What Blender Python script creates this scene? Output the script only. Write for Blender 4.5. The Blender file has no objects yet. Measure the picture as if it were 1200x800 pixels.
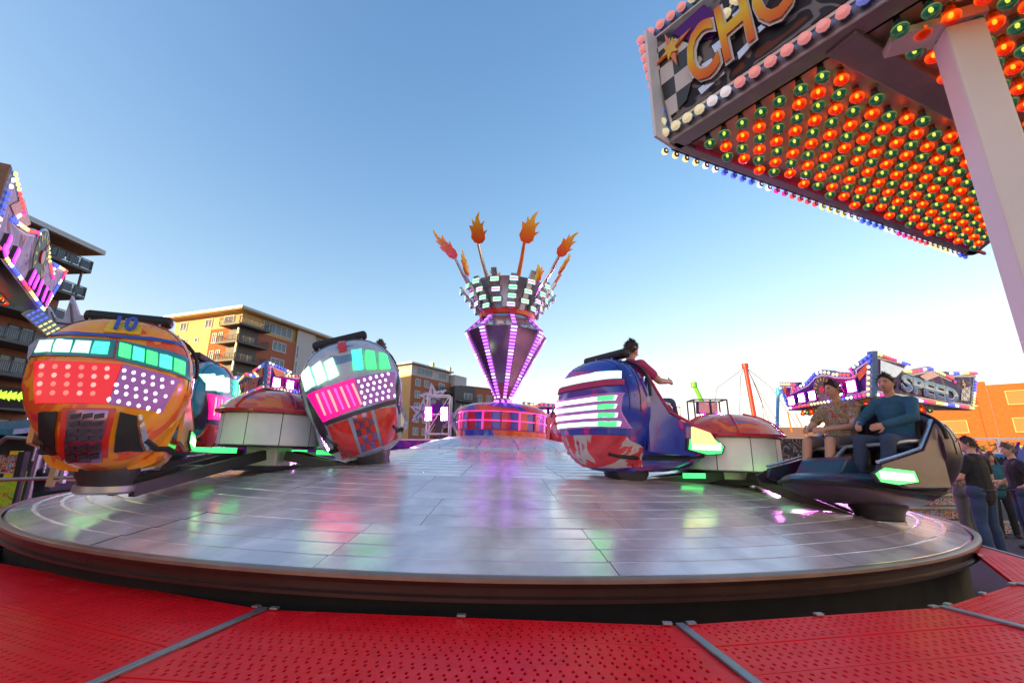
import bpy, math, random
from mathutils import Vector, Matrix, noise
from mathutils.bvhtree import BVHTree
random.seed(7)
PI = math.pi
R = math.radians
sc = bpy.context.scene
C = sc.collection

# ------------------------------------------------------------------ camera
CAM_H = 1.5
PITCH = math.atan(135.0 / 520.0)
cd = bpy.data.cameras.new('camera')
cd.sensor_width = 36.0
cd.lens = 36.0 * 520.0 / 1200.0
cd.clip_start = 0.05
cd.clip_end = 4000
cam = bpy.data.objects.new('camera', cd)
C.objects.link(cam)
cam.location = (0, 0, CAM_H)
cam.rotation_euler = (PI / 2 + PITCH, 0, 0)
sc.camera = cam

# ------------------------------------------------------------------ sky, sun, exposure
SUN_AZ = R(-121)          # where the low sun stands: behind the camera, to the left
SUN_EL = R(12)
world = bpy.data.worlds.new('World')
sc.world = world
world.use_nodes = True
wn = world.node_tree
wn.nodes.clear()
wo = wn.nodes.new('ShaderNodeOutputWorld')
wb = wn.nodes.new('ShaderNodeBackground')
ws = wn.nodes.new('ShaderNodeTexSky')
ws.sky_type = 'NISHITA'
ws.sun_disc = False
ws.sun_elevation = SUN_EL
ws.sun_rotation = SUN_AZ
ws.altitude = 0
ws.air_density = 1.0
ws.dust_density = 1.0
ws.ozone_density = 1.0
# the whole dome is toned like the photograph's film: slight tint and contrast, highlights rolled off evenly over the whole dome
def vmath(op, a_, b_):
    n = wn.nodes.new('ShaderNodeVectorMath'); n.operation = op
    for i_, q in enumerate((a_, b_)):
        if hasattr(q, 'links'): wn.links.new(q, n.inputs[i_])
        else: n.inputs[i_].default_value = q
    return n.outputs[0]
hs = wn.nodes.new('ShaderNodeHueSaturation'); hs.inputs['Saturation'].default_value = 1.24
wn.links.new(ws.outputs[0], hs.inputs['Color'])
t1 = vmath('MULTIPLY', hs.outputs[0], (0.97, 0.93, 1.08))
gm = wn.nodes.new('ShaderNodeGamma'); gm.inputs[1].default_value = 1.12
wn.links.new(t1, gm.inputs[0])
t2 = vmath('MULTIPLY', gm.outputs[0], (0.45, 0.45, 0.45))
t3 = vmath('ADD', vmath('MULTIPLY', t2, (0.25, 0.43, 0.54)), (1, 1, 1))
t4 = vmath('DIVIDE', t2, t3)
t5 = vmath('MULTIPLY', t4, (3.4, 3.4, 3.4))
wn.links.new(t5, wb.inputs[0])
wb.inputs[1].default_value = 0.15
wn.links.new(wb.outputs[0], wo.inputs[0])
sl = bpy.data.lights.new('sun', 'SUN')
sl.energy = 5.0
sl.angle = R(0.5)
sl.color = (1.0, 0.70, 0.34)
sun = bpy.data.objects.new('sun', sl)
C.objects.link(sun)
sdir = Vector((math.sin(SUN_AZ) * math.cos(SUN_EL), math.cos(SUN_AZ) * math.cos(SUN_EL), math.sin(SUN_EL)))
sun.rotation_euler = sdir.to_track_quat('Z', 'Y').to_euler()
sc.view_settings.view_transform = 'Standard'
sc.view_settings.look = 'None'
sc.view_settings.gamma = 1.0
sc.view_settings.use_curve_mapping = False
sc.view_settings.exposure = 1.2
sc.cycles.use_denoising = True
sc.cycles.max_bounces = 6
sc.cycles.sample_clamp_indirect = 4.0

# ------------------------------------------------------------------ surveying the photograph (1200 x 800)
def ray(px, py):
    a = (px - 600) / 520.0
    b = -(py - 400) / 520.0
    return Vector((a, math.cos(PITCH) - b * math.sin(PITCH), math.sin(PITCH) + b * math.cos(PITCH)))
def at_z(px, py, z):
    r = ray(px, py)
    t = (z - CAM_H) / r.z
    return Vector((r.x * t, r.y * t, z))
def at_y(px, py, y):
    r = ray(px, py)
    t = y / r.y
    return Vector((r.x * t, y, CAM_H + r.z * t))
def on_plane(px, py, p, n):
    r = ray(px, py)
    o = Vector((0, 0, CAM_H))
    return o + r * ((p - o).dot(n) / r.dot(n))

# ------------------------------------------------------------------ mesh building
class MB:
    def __init__(s):
        s.v = []; s.f = []; s.m = []; s.sm = []
    def add(s, vs, fs, m=0, smooth=False):
        o = len(s.v)
        s.v += [tuple(v) for v in vs]
        for f in fs:
            s.f.append([i + o for i in f]); s.m.append(m); s.sm.append(smooth)
        return s
    def box(s, c, d, m=0, rot=None, taper=1.0):
        x, y, z = d[0] / 2, d[1] / 2, d[2] / 2
        vs = []
        for sz in (-1, 1):
            k = 1.0 if sz < 0 else taper
            for sx, sy in ((-1, -1), (1, -1), (1, 1), (-1, 1)):
                p = Vector((sx * x * k, sy * y * k, sz * z))
                if rot is not None: p = rot @ p
                vs.append(Vector(c) + p)
        s.add(vs, [(3, 2, 1, 0), (4, 5, 6, 7), (0, 1, 5, 4), (1, 2, 6, 5), (2, 3, 7, 6), (3, 0, 4, 7)], m)
        return s
    def beam(s, p0, p1, w, h, m=0, up=(0, 0, 1)):
        p0 = Vector(p0); p1 = Vector(p1)
        d = (p1 - p0); L = d.length; d.normalize()
        u = Vector(up)
        x = d.cross(u)
        if x.length < 1e-4: x = d.cross(Vector((1, 0, 0)))
        x.normalize(); z = x.cross(d)
        rot = Matrix((x, d, z)).transposed()
        return s.box((p0 + p1) / 2, (w, L, h), m, rot)
    def tube(s, p0, p1, r0, r1=None, n=8, m=0, caps=True):
        if r1 is None: r1 = r0
        p0 = Vector(p0); p1 = Vector(p1)
        d = (p1 - p0).normalized()
        a = d.orthogonal().normalized(); b = d.cross(a)
        vs = []
        for p, r in ((p0, r0), (p1, r1)):
            for i in range(n):
                t = 2 * PI * i / n
                vs.append(p + (a * math.cos(t) + b * math.sin(t)) * r)
        s.add(vs, [(i, (i + 1) % n, n + (i + 1) % n, n + i) for i in range(n)], m, True)
        if caps:
            s.add(vs[:n], [tuple(reversed(range(n)))], m); s.add(vs[n:], [tuple(range(n))], m)
        return s
    def path(s, pts, r, n=6, m=0):
        pts = [Vector(p) for p in pts]
        rings = []
        a = None
        for i, p in enumerate(pts):
            d = (pts[min(i + 1, len(pts) - 1)] - pts[max(i - 1, 0)]).normalized()
            if a is None: a = d.orthogonal().normalized()
            a = (a - d * a.dot(d)).normalized(); b = d.cross(a)
            rr = r[i] if isinstance(r, (list, tuple)) else r
            rings.append([p + (a * math.cos(2 * PI * k / n) + b * math.sin(2 * PI * k / n)) * rr for k in range(n)])
        return s.rings(rings, m, True, True)
    def rings(s, rings, m=0, smooth=True, caps=True, closed=True):
        n = len(rings[0]); vs = [p for r in rings for p in r]; fs = []
        for j in range(len(rings) - 1):
            for i in range(n if closed else n - 1):
                k = (i + 1) % n
                fs.append((j * n + i, j * n + k, (j + 1) * n + k, (j + 1) * n + i))
        s.add(vs, fs, m, smooth)
        if caps:
            s.add(rings[0], [tuple(reversed(range(n)))], m); s.add(rings[-1], [tuple(range(n))], m)
        return s
    def lathe(s, prof, n=32, m=0, c=(0, 0, 0), smooth=True, caps=False, a0=0.0):
        c = Vector(c)
        rs = [[c + Vector((r * math.cos(a0 + 2 * PI * i / n), r * math.sin(a0 + 2 * PI * i / n), z)) for i in range(n)] for r, z in prof]
        return s.rings(rs, m, smooth, caps)
    def ball(s, c, r, n=10, m=0, rot=None):
        if not isinstance(r, (list, tuple)): r = (r, r, r)
        h = max(3, n // 2); c = Vector(c); rs = []
        for j in range(1, h):
            t = PI * j / h - PI / 2
            rs.append([Vector((r[0] * math.cos(t) * math.cos(2 * PI * i / n), r[1] * math.cos(t) * math.sin(2 * PI * i / n), r[2] * math.sin(t))) for i in range(n)])
        vs = [Vector((0, 0, -r[2]))] + [p for q in rs for p in q] + [Vector((0, 0, r[2]))]
        if rot is not None: vs = [rot @ p for p in vs]
        vs = [c + p for p in vs]
        fs = [(0, 1 + (i + 1) % n, 1 + i) for i in range(n)]
        for j in range(h - 2):
            o = 1 + j * n
            fs += [(o + i, o + (i + 1) % n, o + n + (i + 1) % n, o + n + i) for i in range(n)]
        o = 1 + (h - 2) * n; t = len(vs) - 1
        fs += [(o + i, o + (i + 1) % n, t) for i in range(n)]
        return s.add(vs, fs, m, True)
    def prism(s, poly, org, U, V, depth, m=0, mside=None):
        """polygon (u, v) set at org on axes U, V, going back by depth along -N (N = U x V)"""
        org = Vector(org); U = Vector(U); V = Vector(V); N = U.cross(V).normalized()
        n = len(poly)
        ar = sum(poly[i][0] * poly[(i + 1) % n][1] - poly[(i + 1) % n][0] * poly[i][1] for i in range(n))
        if ar < 0: poly = poly[::-1]
        a = [org + U * p[0] + V * p[1] for p in poly]
        b = [p - N * depth for p in a]
        s.add(a, [tuple(range(n))], m)
        ms = m if mside is None else mside
        s.add(a + b, [tuple(range(2 * n - 1, n - 1, -1))] + [(i, n + i, n + (i + 1) % n, (i + 1) % n) for i in range(n)], ms)
        return s
    def mesh(s, name, mats, sharp=40):
        me = bpy.data.meshes.new(name)
        me.from_pydata(s.v, [], s.f)
        if not isinstance(mats, (list, tuple)): mats = [mats]
        for q in mats: me.materials.append(q)
        me.polygons.foreach_set('material_index', s.m)
        me.polygons.foreach_set('use_smooth', s.sm)
        me.update()
        if any(s.sm): me.set_sharp_from_angle(angle=R(sharp))
        return me
    def build(s, name, mats, parent=None, bevel=0, sharp=40, loc=None):
        o = bpy.data.objects.new(name, s.mesh(name, mats, sharp))
        C.objects.link(o)
        if parent is not None: o.parent = parent
        if loc is not None: o.location = loc
        if bevel:
            b = o.modifiers.new('bevel', 'BEVEL'); b.width = bevel; b.segments = 2; b.limit_method = 'ANGLE'; b.angle_limit = R(35)
        return o

def inst(name, mesh, parent, loc=(0, 0, 0), rot=None, scale=None):
    o = bpy.data.objects.new(name, mesh)
    C.objects.link(o)
    o.parent = parent
    if rot is None:
        o.location = loc
        if scale is not None: o.scale = scale if isinstance(scale, (tuple, list, Vector)) else (scale,) * 3
    else:
        o.matrix_local = Matrix.Translation(loc) @ rot.to_4x4()
        if scale is not None: o.scale = scale if isinstance(scale, (tuple, list, Vector)) else (scale,) * 3
    return o
def tag(o, label=None, cat=None, group=None, kind=None):
    if label: o['label'] = label
    if cat: o['category'] = cat
    if group: o['group'] = group
    if kind: o['kind'] = kind
    return o
def thing(name, label, cat, loc=(0, 0, 0), rot=(0, 0, 0), group=None):
    o = bpy.data.objects.new(name, None)
    o.empty_display_size = 0.2
    C.objects.link(o)
    o.location = loc; o.rotation_euler = rot
    return tag(o, label, cat, group)
def frame_from(z, x=None):
    """rotation whose local z is the given normal"""
    z = Vector(z).normalized()
    x = Vector(x) if x is not None else z.orthogonal()
    x = (x - z * x.dot(z)).normalized()
    y = z.cross(x)
    return Matrix((x, y, z)).transposed()

# ------------------------------------------------------------------ materials
def nodes(name):
    m = bpy.data.materials.new(name); m.use_nodes = True
    return m, m.node_tree, m.node_tree.nodes['Principled BSDF']
def noise_ramp(nt, scale, stops, detail=4, dist=0.0, coord='Object', stretch=None, kind='noise', rough=0.5):
    tc = nt.nodes.new('ShaderNodeTexCoord')
    src = tc.outputs[coord]
    if stretch is not None:
        mp = nt.nodes.new('ShaderNodeMapping'); mp.inputs['Scale'].default_value = stretch
        nt.links.new(src, mp.inputs[0]); src = mp.outputs[0]
    if kind == 'voronoi':
        tx = nt.nodes.new('ShaderNodeTexVoronoi'); tx.inputs['Scale'].default_value = scale; out = tx.outputs['Color']
    else:
        tx = nt.nodes.new('ShaderNodeTexNoise'); tx.inputs['Scale'].default_value = scale
        tx.inputs['Detail'].default_value = detail; tx.inputs['Distortion'].default_value = dist; tx.inputs['Roughness'].default_value = rough
        out = tx.outputs['Fac']
    nt.links.new(src, tx.inputs['Vector'])
    rp = nt.nodes.new('ShaderNodeValToRGB')
    el = rp.color_ramp.elements
    while len(el) < len(stops): el.new(0.5)
    for e, (p, c) in zip(el, stops):
        e.position = p; e.color = (*c, 1) if len(c) == 3 else c
    nt.links.new(out, rp.inputs[0])
    return rp.outputs[0], out
def mat(name, col, rough=0.5, metal=0.0, var=0.12, scale=6.0, bump=0.0, bscale=60.0, coat=0.0, stretch=None):
    m, nt, b = nodes(name)
    lo = tuple(c * (1 - var) for c in col); hi = tuple(min(1, c * (1 + var)) for c in col)
    out, fac = noise_ramp(nt, scale, [(0.3, lo), (0.7, hi)], 5, 0.3, stretch=stretch)
    nt.links.new(out, b.inputs['Base Color'])
    mr = nt.nodes.new('ShaderNodeMapRange')
    mr.inputs['To Min'].default_value = max(0.02, rough * 0.8); mr.inputs['To Max'].default_value = min(1, rough * 1.25)
    nt.links.new(fac, mr.inputs['Value']); nt.links.new(mr.outputs[0], b.inputs['Roughness'])
    b.inputs['Metallic'].default_value = metal
    if coat: b.inputs['Coat Weight'].default_value = coat; b.inputs['Coat Roughness'].default_value = 0.08
    if bump:
        _, f2 = noise_ramp(nt, bscale, [(0, (0, 0, 0)), (1, (1, 1, 1))], 3)
        bp = nt.nodes.new('ShaderNodeBump'); bp.inputs['Strength'].default_value = bump; bp.inputs['Distance'].default_value = 0.02
        nt.links.new(f2, bp.inputs['Height']); nt.links.new(bp.outputs[0], b.inputs['Normal'])
    return m
def paint(name, stops, scale=1.6, dist=1.5, rough=0.25, stretch=None, detail=3, metal=0.0, coat=0.4):
    # airbrushed fields: each colour holds a plateau, with short soft edges between
    pl = []
    for i, (p, c) in enumerate(stops):
        a = (stops[i - 1][0] + p) / 2 if i else 0.0
        b_ = (stops[i + 1][0] + p) / 2 if i < len(stops) - 1 else 1.0
        pl += [(p - (p - a) * .72, c), (p + (b_ - p) * .72, c)]
    stops = pl
    m, nt, b = nodes(name)
    out, fac = noise_ramp(nt, scale, stops, detail, dist, stretch=stretch)
    nt.links.new(out, b.inputs['Base Color'])
    b.inputs['Roughness'].default_value = rough
    b.inputs['Metallic'].default_value = metal
    b.inputs['Coat Weight'].default_value = coat; b.inputs['Coat Roughness'].default_value = 0.1
    if not coat: b.inputs['Specular IOR Level'].default_value = 0.15
    return m
def glow(name, col, strength, base=None, sample=False):
    m, nt, b = nodes(name)
    b.inputs['Base Color'].default_value = (*(base or col), 1)
    b.inputs['Roughness'].default_value = 0.3
    b.inputs['Emission Color'].default_value = (*col, 1)
    b.inputs['Emission Strength'].default_value = strength
    if not sample: m.cycles.emission_sampling = 'NONE'
    return m
def checker(name, c1, c2, scale, rough=0.3, stretch=(1, 1, 1)):
    m, nt, b = nodes(name)
    tc = nt.nodes.new('ShaderNodeTexCoord'); mp = nt.nodes.new('ShaderNodeMapping'); mp.inputs['Scale'].default_value = stretch
    ck = nt.nodes.new('ShaderNodeTexChecker'); ck.inputs['Scale'].default_value = scale
    ck.inputs['Color1'].default_value = (*c1, 1); ck.inputs['Color2'].default_value = (*c2, 1)
    nt.links.new(tc.outputs['Object'], mp.inputs[0]); nt.links.new(mp.outputs[0], ck.inputs['Vector'])
    nt.links.new(ck.outputs['Color'], b.inputs['Base Color']); b.inputs['Roughness'].default_value = rough
    return m
def gradient(name, stops, axis, lo, hi, rough=0.25):
    """print that runs from one colour to another along an axis of the piece"""
    m, nt, b = nodes(name)
    tc = nt.nodes.new('ShaderNodeTexCoord'); sp = nt.nodes.new('ShaderNodeSeparateXYZ'); mr = nt.nodes.new('ShaderNodeMapRange')
    mr.inputs['From Min'].default_value = lo; mr.inputs['From Max'].default_value = hi
    rp = nt.nodes.new('ShaderNodeValToRGB'); el = rp.color_ramp.elements
    while len(el) < len(stops): el.new(0.5)
    for e, (p, c) in zip(el, stops): e.position = p; e.color = (*c, 1)
    nt.links.new(tc.outputs['Object'], sp.inputs[0]); nt.links.new(sp.outputs[axis], mr.inputs['Value'])
    nt.links.new(mr.outputs[0], rp.inputs[0]); nt.links.new(rp.outputs[0], b.inputs['Base Color'])
    b.inputs['Roughness'].default_value = max(rough, .45); b.inputs['Specular IOR Level'].default_value = .25
    return m

E = 0.82     # scale of everything that glows
M = {}
M['asphalt'] = mat('asphalt', (0.05, 0.05, 0.052), 0.85, bump=0.4, bscale=120, var=0.3)
M['deck'] = mat('red_deck_paint', (0.88, 0.010, 0.018), 0.38, var=0.18, scale=3.5, bump=0.04, bscale=70)
M['deck'].node_tree.nodes['Principled BSDF'].inputs['Specular IOR Level'].default_value = 0.14
def wear(m, stops, scale):
    nt = m.node_tree; b = nt.nodes['Principled BSDF']
    out, _ = noise_ramp(nt, scale, stops, 8, 0.6, rough=0.62)
    nt.links.new(out, b.inputs['Base Color'])
wear(M['deck'], [(0.30, (0.70, 0.007, 0.013)), (0.44, (0.86, 0.009, 0.017)), (0.62, (0.90, 0.012, 0.022)), (0.70, (0.84, 0.045, 0.04)), (0.82, (0.66, 0.16, 0.13))], 5.5)
M['galv'] = mat('galvanised_steel', (0.30, 0.31, 0.33), 0.42, 0.8, var=0.15, scale=14)
M['steel'] = mat('dull_steel', (0.42, 0.42, 0.44), 0.38, 0.75)
M['darksteel'] = mat('dark_steel', (0.06, 0.055, 0.06), 0.45, 0.5)
M['black'] = mat('black_rubber', (0.012, 0.011, 0.012), 0.6)
M['void'] = mat('underside_shade_black', (0.008, 0.007, 0.007), 0.8)  # near-black colour puts in the shade beneath platter and deck
M['rim'] = mat('platter_rim_paint', (0.05, 0.022, 0.018), 0.3, 0.2)
M['rimtrim'] = mat('worn_rim_trim', (0.30, 0.21, 0.16), 0.35, 0.5)
M['white'] = mat('white_paint', (0.80, 0.77, 0.76), 0.35, var=0.05)
M['postwhite'] = mat('post_white_paint', (0.80, 0.76, 0.72), 0.42, var=0.05, scale=2)
M['lilac'] = mat('lilac_grey_paint', (0.48, 0.44, 0.56), 0.45)
M['soffit'] = mat('soffit_sheet', (0.42, 0.33, 0.35), 0.28, 0.35, var=0.1)
M['soffitframe'] = mat('soffit_frame', (0.30, 0.27, 0.30), 0.38, 0.3)
M['redpaint'] = mat('red_gloss', (0.6, 0.02, 0.015), 0.25, coat=0.5)
M['orangepaint'] = mat('orange_gloss', (0.75, 0.16, 0.01), 0.25, coat=0.5)
M['bluepaint'] = mat('blue_gloss', (0.03, 0.08, 0.45), 0.25, coat=0.5)
M['tealpaint'] = mat('teal_gloss', (0.03, 0.22, 0.30), 0.25, coat=0.5)
M['signblue'] = mat('sign_border_blue', (0.10, 0.22, 0.42), 0.3)
M['signart'] = paint('sign_airbrush', [(0.2, (0.02, 0.02, 0.03)), (0.4, (0.10, 0.02, 0.16)), (0.5, (0.03, 0.04, 0.14)), (0.6, (0.16, 0.15, 0.17)), (0.72, (0.30, 0.02, 0.12)), (0.85, (0.02, 0.02, 0.03))], 1.6, 2.5, 0.55, coat=0.0)
M['engineart'] = paint('engine_airbrush', [(0.3, (0.015, 0.015, 0.02)), (0.46, (0.04, 0.04, 0.05)), (0.53, (0.20, 0.19, 0.20)), (0.58, (0.03, 0.03, 0.04)), (0.68, (0.14, 0.05, 0.03)), (0.78, (0.02, 0.02, 0.03))], 2.2, 1.2, 0.55, detail=2, coat=0.0)
M['violetart'] = paint('violet_airbrush', [(0.3, (0.03, 0.015, 0.10)), (0.5, (0.10, 0.02, 0.22)), (0.62, (0.35, 0.02, 0.20)), (0.75, (0.05, 0.02, 0.16))], 1.3, 1.0, 0.55, coat=0.0)
M['silverart'] = paint('silver_airbrush', [(0.25, (0.10, 0.10, 0.12)), (0.42, (0.32, 0.32, 0.36)), (0.55, (0.42, 0.42, 0.48)), (0.63, (0.34, 0.16, 0.06)), (0.7, (0.22, 0.24, 0.30))], 1.4, 2.0, 0.55, coat=0.0)
M['border'] = mat('sign_white_line', (0.72, 0.71, 0.68), 0.4, var=0.05)
M['flag'] = checker('checkered_flag_print', (0.02, 0.02, 0.02), (0.65, 0.62, 0.58), 7.0)
M['flame'] = gradient('flame_print', [(0.0, (0.75, 0.03, 0.01)), (0.5, (0.85, 0.20, 0.01)), (1.0, (0.9, 0.55, 0.05))], 2, -0.05, 0.75)
M['glass'] = mat('window_glass', (0.10, 0.14, 0.19), 0.08, 0.0, var=0.3, scale=0.4)
M['frame'] = mat('window_frame_white', (0.68, 0.66, 0.63), 0.5, var=0.04)
M['blind'] = mat('closed_blind', (0.34, 0.15, 0.04), 0.6, var=0.08)
M['palerender'] = mat('pale_render', (0.78, 0.74, 0.66), 0.85, var=0.05, scale=0.8)
M['brick'] = mat('orange_brick', (0.38, 0.092, 0.014), 0.85, var=0.28, scale=3.0, stretch=(1, 1, 3.5), bump=0.2, bscale=9)
M['brickred'] = mat('red_brick', (0.38, 0.11, 0.06), 0.85, var=0.25, scale=3.0, stretch=(1, 1, 3.5), bump=0.2, bscale=9)
M['brickbrown'] = mat('brown_brick', (0.30, 0.13, 0.08), 0.85, var=0.12, scale=1.5)
M['cream'] = mat('cream_render', (0.60, 0.40, 0.17), 0.85, var=0.06, scale=0.8)
M['greyrender'] = mat('grey_pink_render', (0.50, 0.44, 0.44), 0.85, var=0.05, scale=0.8)
M['roofmetal'] = mat('roof_edge', (0.42, 0.41, 0.42), 0.5, 0.3)
M['balcony'] = mat('balcony_dark', (0.09, 0.085, 0.085), 0.6)
M['concrete'] = mat('concrete', (0.36, 0.34, 0.32), 0.85)
M['bark'] = mat('bark', (0.10, 0.07, 0.05), 0.9)
M['leaf'] = mat('leaves', (0.055, 0.085, 0.03), 0.6, var=0.5, scale=2.0)
M['skin'] = mat('skin', (0.55, 0.30, 0.21), 0.5, var=0.05)
M['hairdark'] = mat('dark_hair', (0.035, 0.022, 0.015), 0.5, bump=0.5, bscale=90)
M['hairbrown'] = mat('brown_hair', (0.10, 0.055, 0.03), 0.5, bump=0.5, bscale=90)
M['hairgrey'] = mat('short_grey_brown_hair', (0.14, 0.11, 0.09), 0.6, bump=0.5, bscale=120)
M['tblack'] = mat('black_cotton', (0.012, 0.012, 0.014), 0.85, bump=0.3, bscale=25)
M['tteal'] = mat('teal_cotton', (0.02, 0.11, 0.13), 0.85, bump=0.3, bscale=25)
M['tblue'] = mat('blue_cotton', (0.02, 0.10, 0.17), 0.85, bump=0.3, bscale=25)
M['tpink'] = mat('pink_cotton', (0.45, 0.04, 0.14), 0.85, bump=0.3, bscale=25)
M['tgrey'] = mat('grey_cotton', (0.22, 0.21, 0.22), 0.85, bump=0.3, bscale=25)
M['denim'] = mat('blue_denim', (0.035, 0.06, 0.12), 0.9, var=0.35, scale=4, bump=0.3, bscale=40)
M['trgrey'] = mat('grey_trousers', (0.13, 0.12, 0.12), 0.9, bump=0.3, bscale=30)
M['shoe'] = mat('dark_shoe', (0.03, 0.028, 0.028), 0.6)
M['floral'] = paint('floral_shirt_print', [(0.3, (0.16, 0.20, 0.17)), (0.42, (0.30, 0.32, 0.24)), (0.47, (0.42, 0.04, 0.03)), (0.53, (0.10, 0.22, 0.14)), (0.6, (0.45, 0.22, 0.05)), (0.66, (0.08, 0.14, 0.15))], 13, 0.5, 0.8, detail=2)
M['floral'].node_tree.nodes['Principled BSDF'].inputs['Coat Weight'].default_value = 0
M['eyewhite'] = mat('eye_white', (0.7, 0.68, 0.65), 0.3)
M['lip'] = mat('lips', (0.38, 0.12, 0.10), 0.5)
M['magenta'] = glow('magenta_flood', (1.0, 0.25, 1.0), 200 * E, sample=True)
M['magentahalo'] = glow('magenta_lamp_halo', (1.0, 0.02, 0.95), 1.2 * E, (0.3, 0.02, 0.3))  # glow puts the lamps' halo onto the surface around them
M['violetled'] = glow('violet_led', (0.34, 0.07, 1.0), 3.6 * E, sample=True)
M['violetwhite'] = glow('violet_white_led', (0.75, 0.55, 1.0), 1.6 * E)
M['violettube'] = glow('violet_tube', (0.70, 0.02, 0.95), 3.0 * E, sample=True)
M['greenled'] = glow('green_led', (0.05, 1.0, 0.16), 1.1 * E)
M['mintled'] = glow('mint_led', (0.45, 1.0, 0.62), 1.05 * E)
M['limecore'] = glow('lime_white_led', (0.75, 1.0, 0.45), 1.3)
M['aqualed'] = glow('aqua_led', (0.06, 0.95, 0.42), 0.95 * E)
M['redleddim'] = glow('dim_red_led', (1.0, 0.12, 0.10), 0.8)
M['whiteleddim'] = glow('dim_white_led', (0.80, 0.68, 0.95), 0.75)
M['redled'] = glow('red_led', (1.0, 0.20, 0.18), 1.25 * E)
M['pinkled'] = glow('pink_led', (1.0, 0.06, 0.30), 1.2 * E)
M['whiteled'] = glow('white_led', (0.92, 0.80, 1.0), 1.3 * E)
M['arrowled'] = glow('arrow_led', (0.45, 1.0, 0.05), 0.9 * E)
M['redlens'] = glow('red_lens_panel', (0.9, 0.02, 0.03), 0.35 * E, (0.5, 0.02, 0.03))
M['pinklens'] = glow('pink_lens_panel', (1.0, 0.0, 0.25), 0.55 * E, (0.5, 0.01, 0.15))
M['violetlens'] = glow('violet_lens_panel', (0.35, 0.10, 0.40), 0.25 * E, (0.2, 0.08, 0.22))
M['b_yellow'] = glow('yellow_bulb', (1.0, 0.72, 0.22), 0.75 * E, (0.7, 0.6, 0.3))
M['b_white'] = glow('white_bulb', (1.0, 0.90, 0.85), 0.8 * E, (0.7, 0.68, 0.65))
M['b_blue'] = glow('blue_bulb', (0.06, 0.10, 1.0), 0.9 * E, (0.1, 0.12, 0.6))
M['b_red'] = glow('red_bulb', (1.0, 0.08, 0.08), 0.8 * E, (0.6, 0.08, 0.08))
M['b_pink'] = glow('pink_bulb', (1.0, 0.05, 0.36), 0.6 * E, (0.6, 0.05, 0.3))
def cap(name, col, tint, zones):
    """coloured see-through lamp cap over a small glowing bulb: the light inside shows strongest level with the bulb"""
    m, nt, b = nodes(name)
    b.inputs['Base Color'].default_value = (*col, 1); b.inputs['Roughness'].default_value = 0.1
    tc = nt.nodes.new('ShaderNodeTexCoord'); sp = nt.nodes.new('ShaderNodeSeparateXYZ'); mr = nt.nodes.new('ShaderNodeMapRange')
    mr.inputs['From Min'].default_value = -0.105; mr.inputs['From Max'].default_value = -0.010
    rp = nt.nodes.new('ShaderNodeValToRGB'); el = rp.color_ramp.elements
    while len(el) < len(zones): el.new(0.5)
    for e, (p, c) in zip(el, zones): e.position = p; e.color = (*c, 1)
    nt.links.new(tc.outputs['Object'], sp.inputs[0]); nt.links.new(sp.outputs[2], mr.inputs['Value']); nt.links.new(mr.outputs[0], rp.inputs[0])
    nt.links.new(rp.outputs[0], b.inputs['Emission Color']); b.inputs['Emission Strength'].default_value = 0.46
    tr = nt.nodes.new('ShaderNodeBsdfTransparent'); tr.inputs[0].default_value = (*tint, 1)
    mx = nt.nodes.new('ShaderNodeMixShader'); mx.inputs[0].default_value = 0.78
    nt.links.new(tr.outputs[0], mx.inputs[1]); nt.links.new(b.outputs[0], mx.inputs[2])
    nt.links.new(mx.outputs[0], nt.nodes['Material Output'].inputs['Surface'])
    m.cycles.emission_sampling = 'NONE'
    return m
M['cap_red'] = cap('red_lamp_cap', (0.55, 0.03, 0.005), (1.0, 0.22, 0.03), [(0.0, (0.10, 0.003, 0.0)), (0.22, (0.28, 0.010, 0.0)), (0.42, (1.0, 0.16, 0.01)), (0.56, (0.5, 0.03, 0.0)), (0.68, (0.12, 0.01, 0.0)), (1.0, (0.05, 0.01, 0.0))])
M['cap_green'] = cap('green_lamp_cap', (0.003, 0.09, 0.10), (0.55, 0.85, 0.25), [(0.0, (0.0, 0.010, 0.016)), (0.25, (0.0, 0.03, 0.03)), (0.42, (0.01, 0.09, 0.05)), (0.52, (0.28, 0.34, 0.06)), (0.60, (0.01, 0.03, 0.03)), (1.0, (0.0, 0.005, 0.01))])
for n_, c_ in (('n_red', (0.80, 0.30, 0.28)), ('n_yellow', (0.82, 0.74, 0.45)), ('n_white', (0.80, 0.76, 0.78)), ('n_blue', (0.18, 0.24, 0.75))):
    M[n_] = glow(n_[2:] + '_daylit_lamp_cap', c_, 0.22, c_)
M['filament'] = glow('lamp_filament', (1.0, 0.62, 0.20), 9.0)
M['filament_dim'] = glow('dim_lamp_filament', (1.0, 0.70, 0.20), 3.0)
M['brass'] = mat('lamp_socket', (0.35, 0.20, 0.06), 0.3, 0.8)
M['mirror'] = mat('dark_mirror_panel', (0.30, 0.16, 0.30), 0.12, 0.85, var=0.3, scale=1.5)
M['silverpanel'] = mat('silver_mirror_panel', (0.55, 0.55, 0.60), 0.16, 0.8)
M['alu'] = mat('tread_aluminium', (0.82, 0.70, 0.70), 0.20, 0.45, var=0.2, scale=3.2, bump=0.05, bscale=45)
M['hubgrey'] = mat('hub_cover_grey', (0.60, 0.57, 0.60), 0.28, 0.4, var=0.1)
M['turret'] = paint('turret_airbrush', [(0.28, (0.03, 0.05, 0.40)), (0.42, (0.05, 0.04, 0.42)), (0.46, (0.60, 0.02, 0.05)), (0.55, (0.78, 0.08, 0.01)), (0.68, (0.85, 0.28, 0.01))], 0.9, 0.8, 0.22, detail=2)
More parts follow.
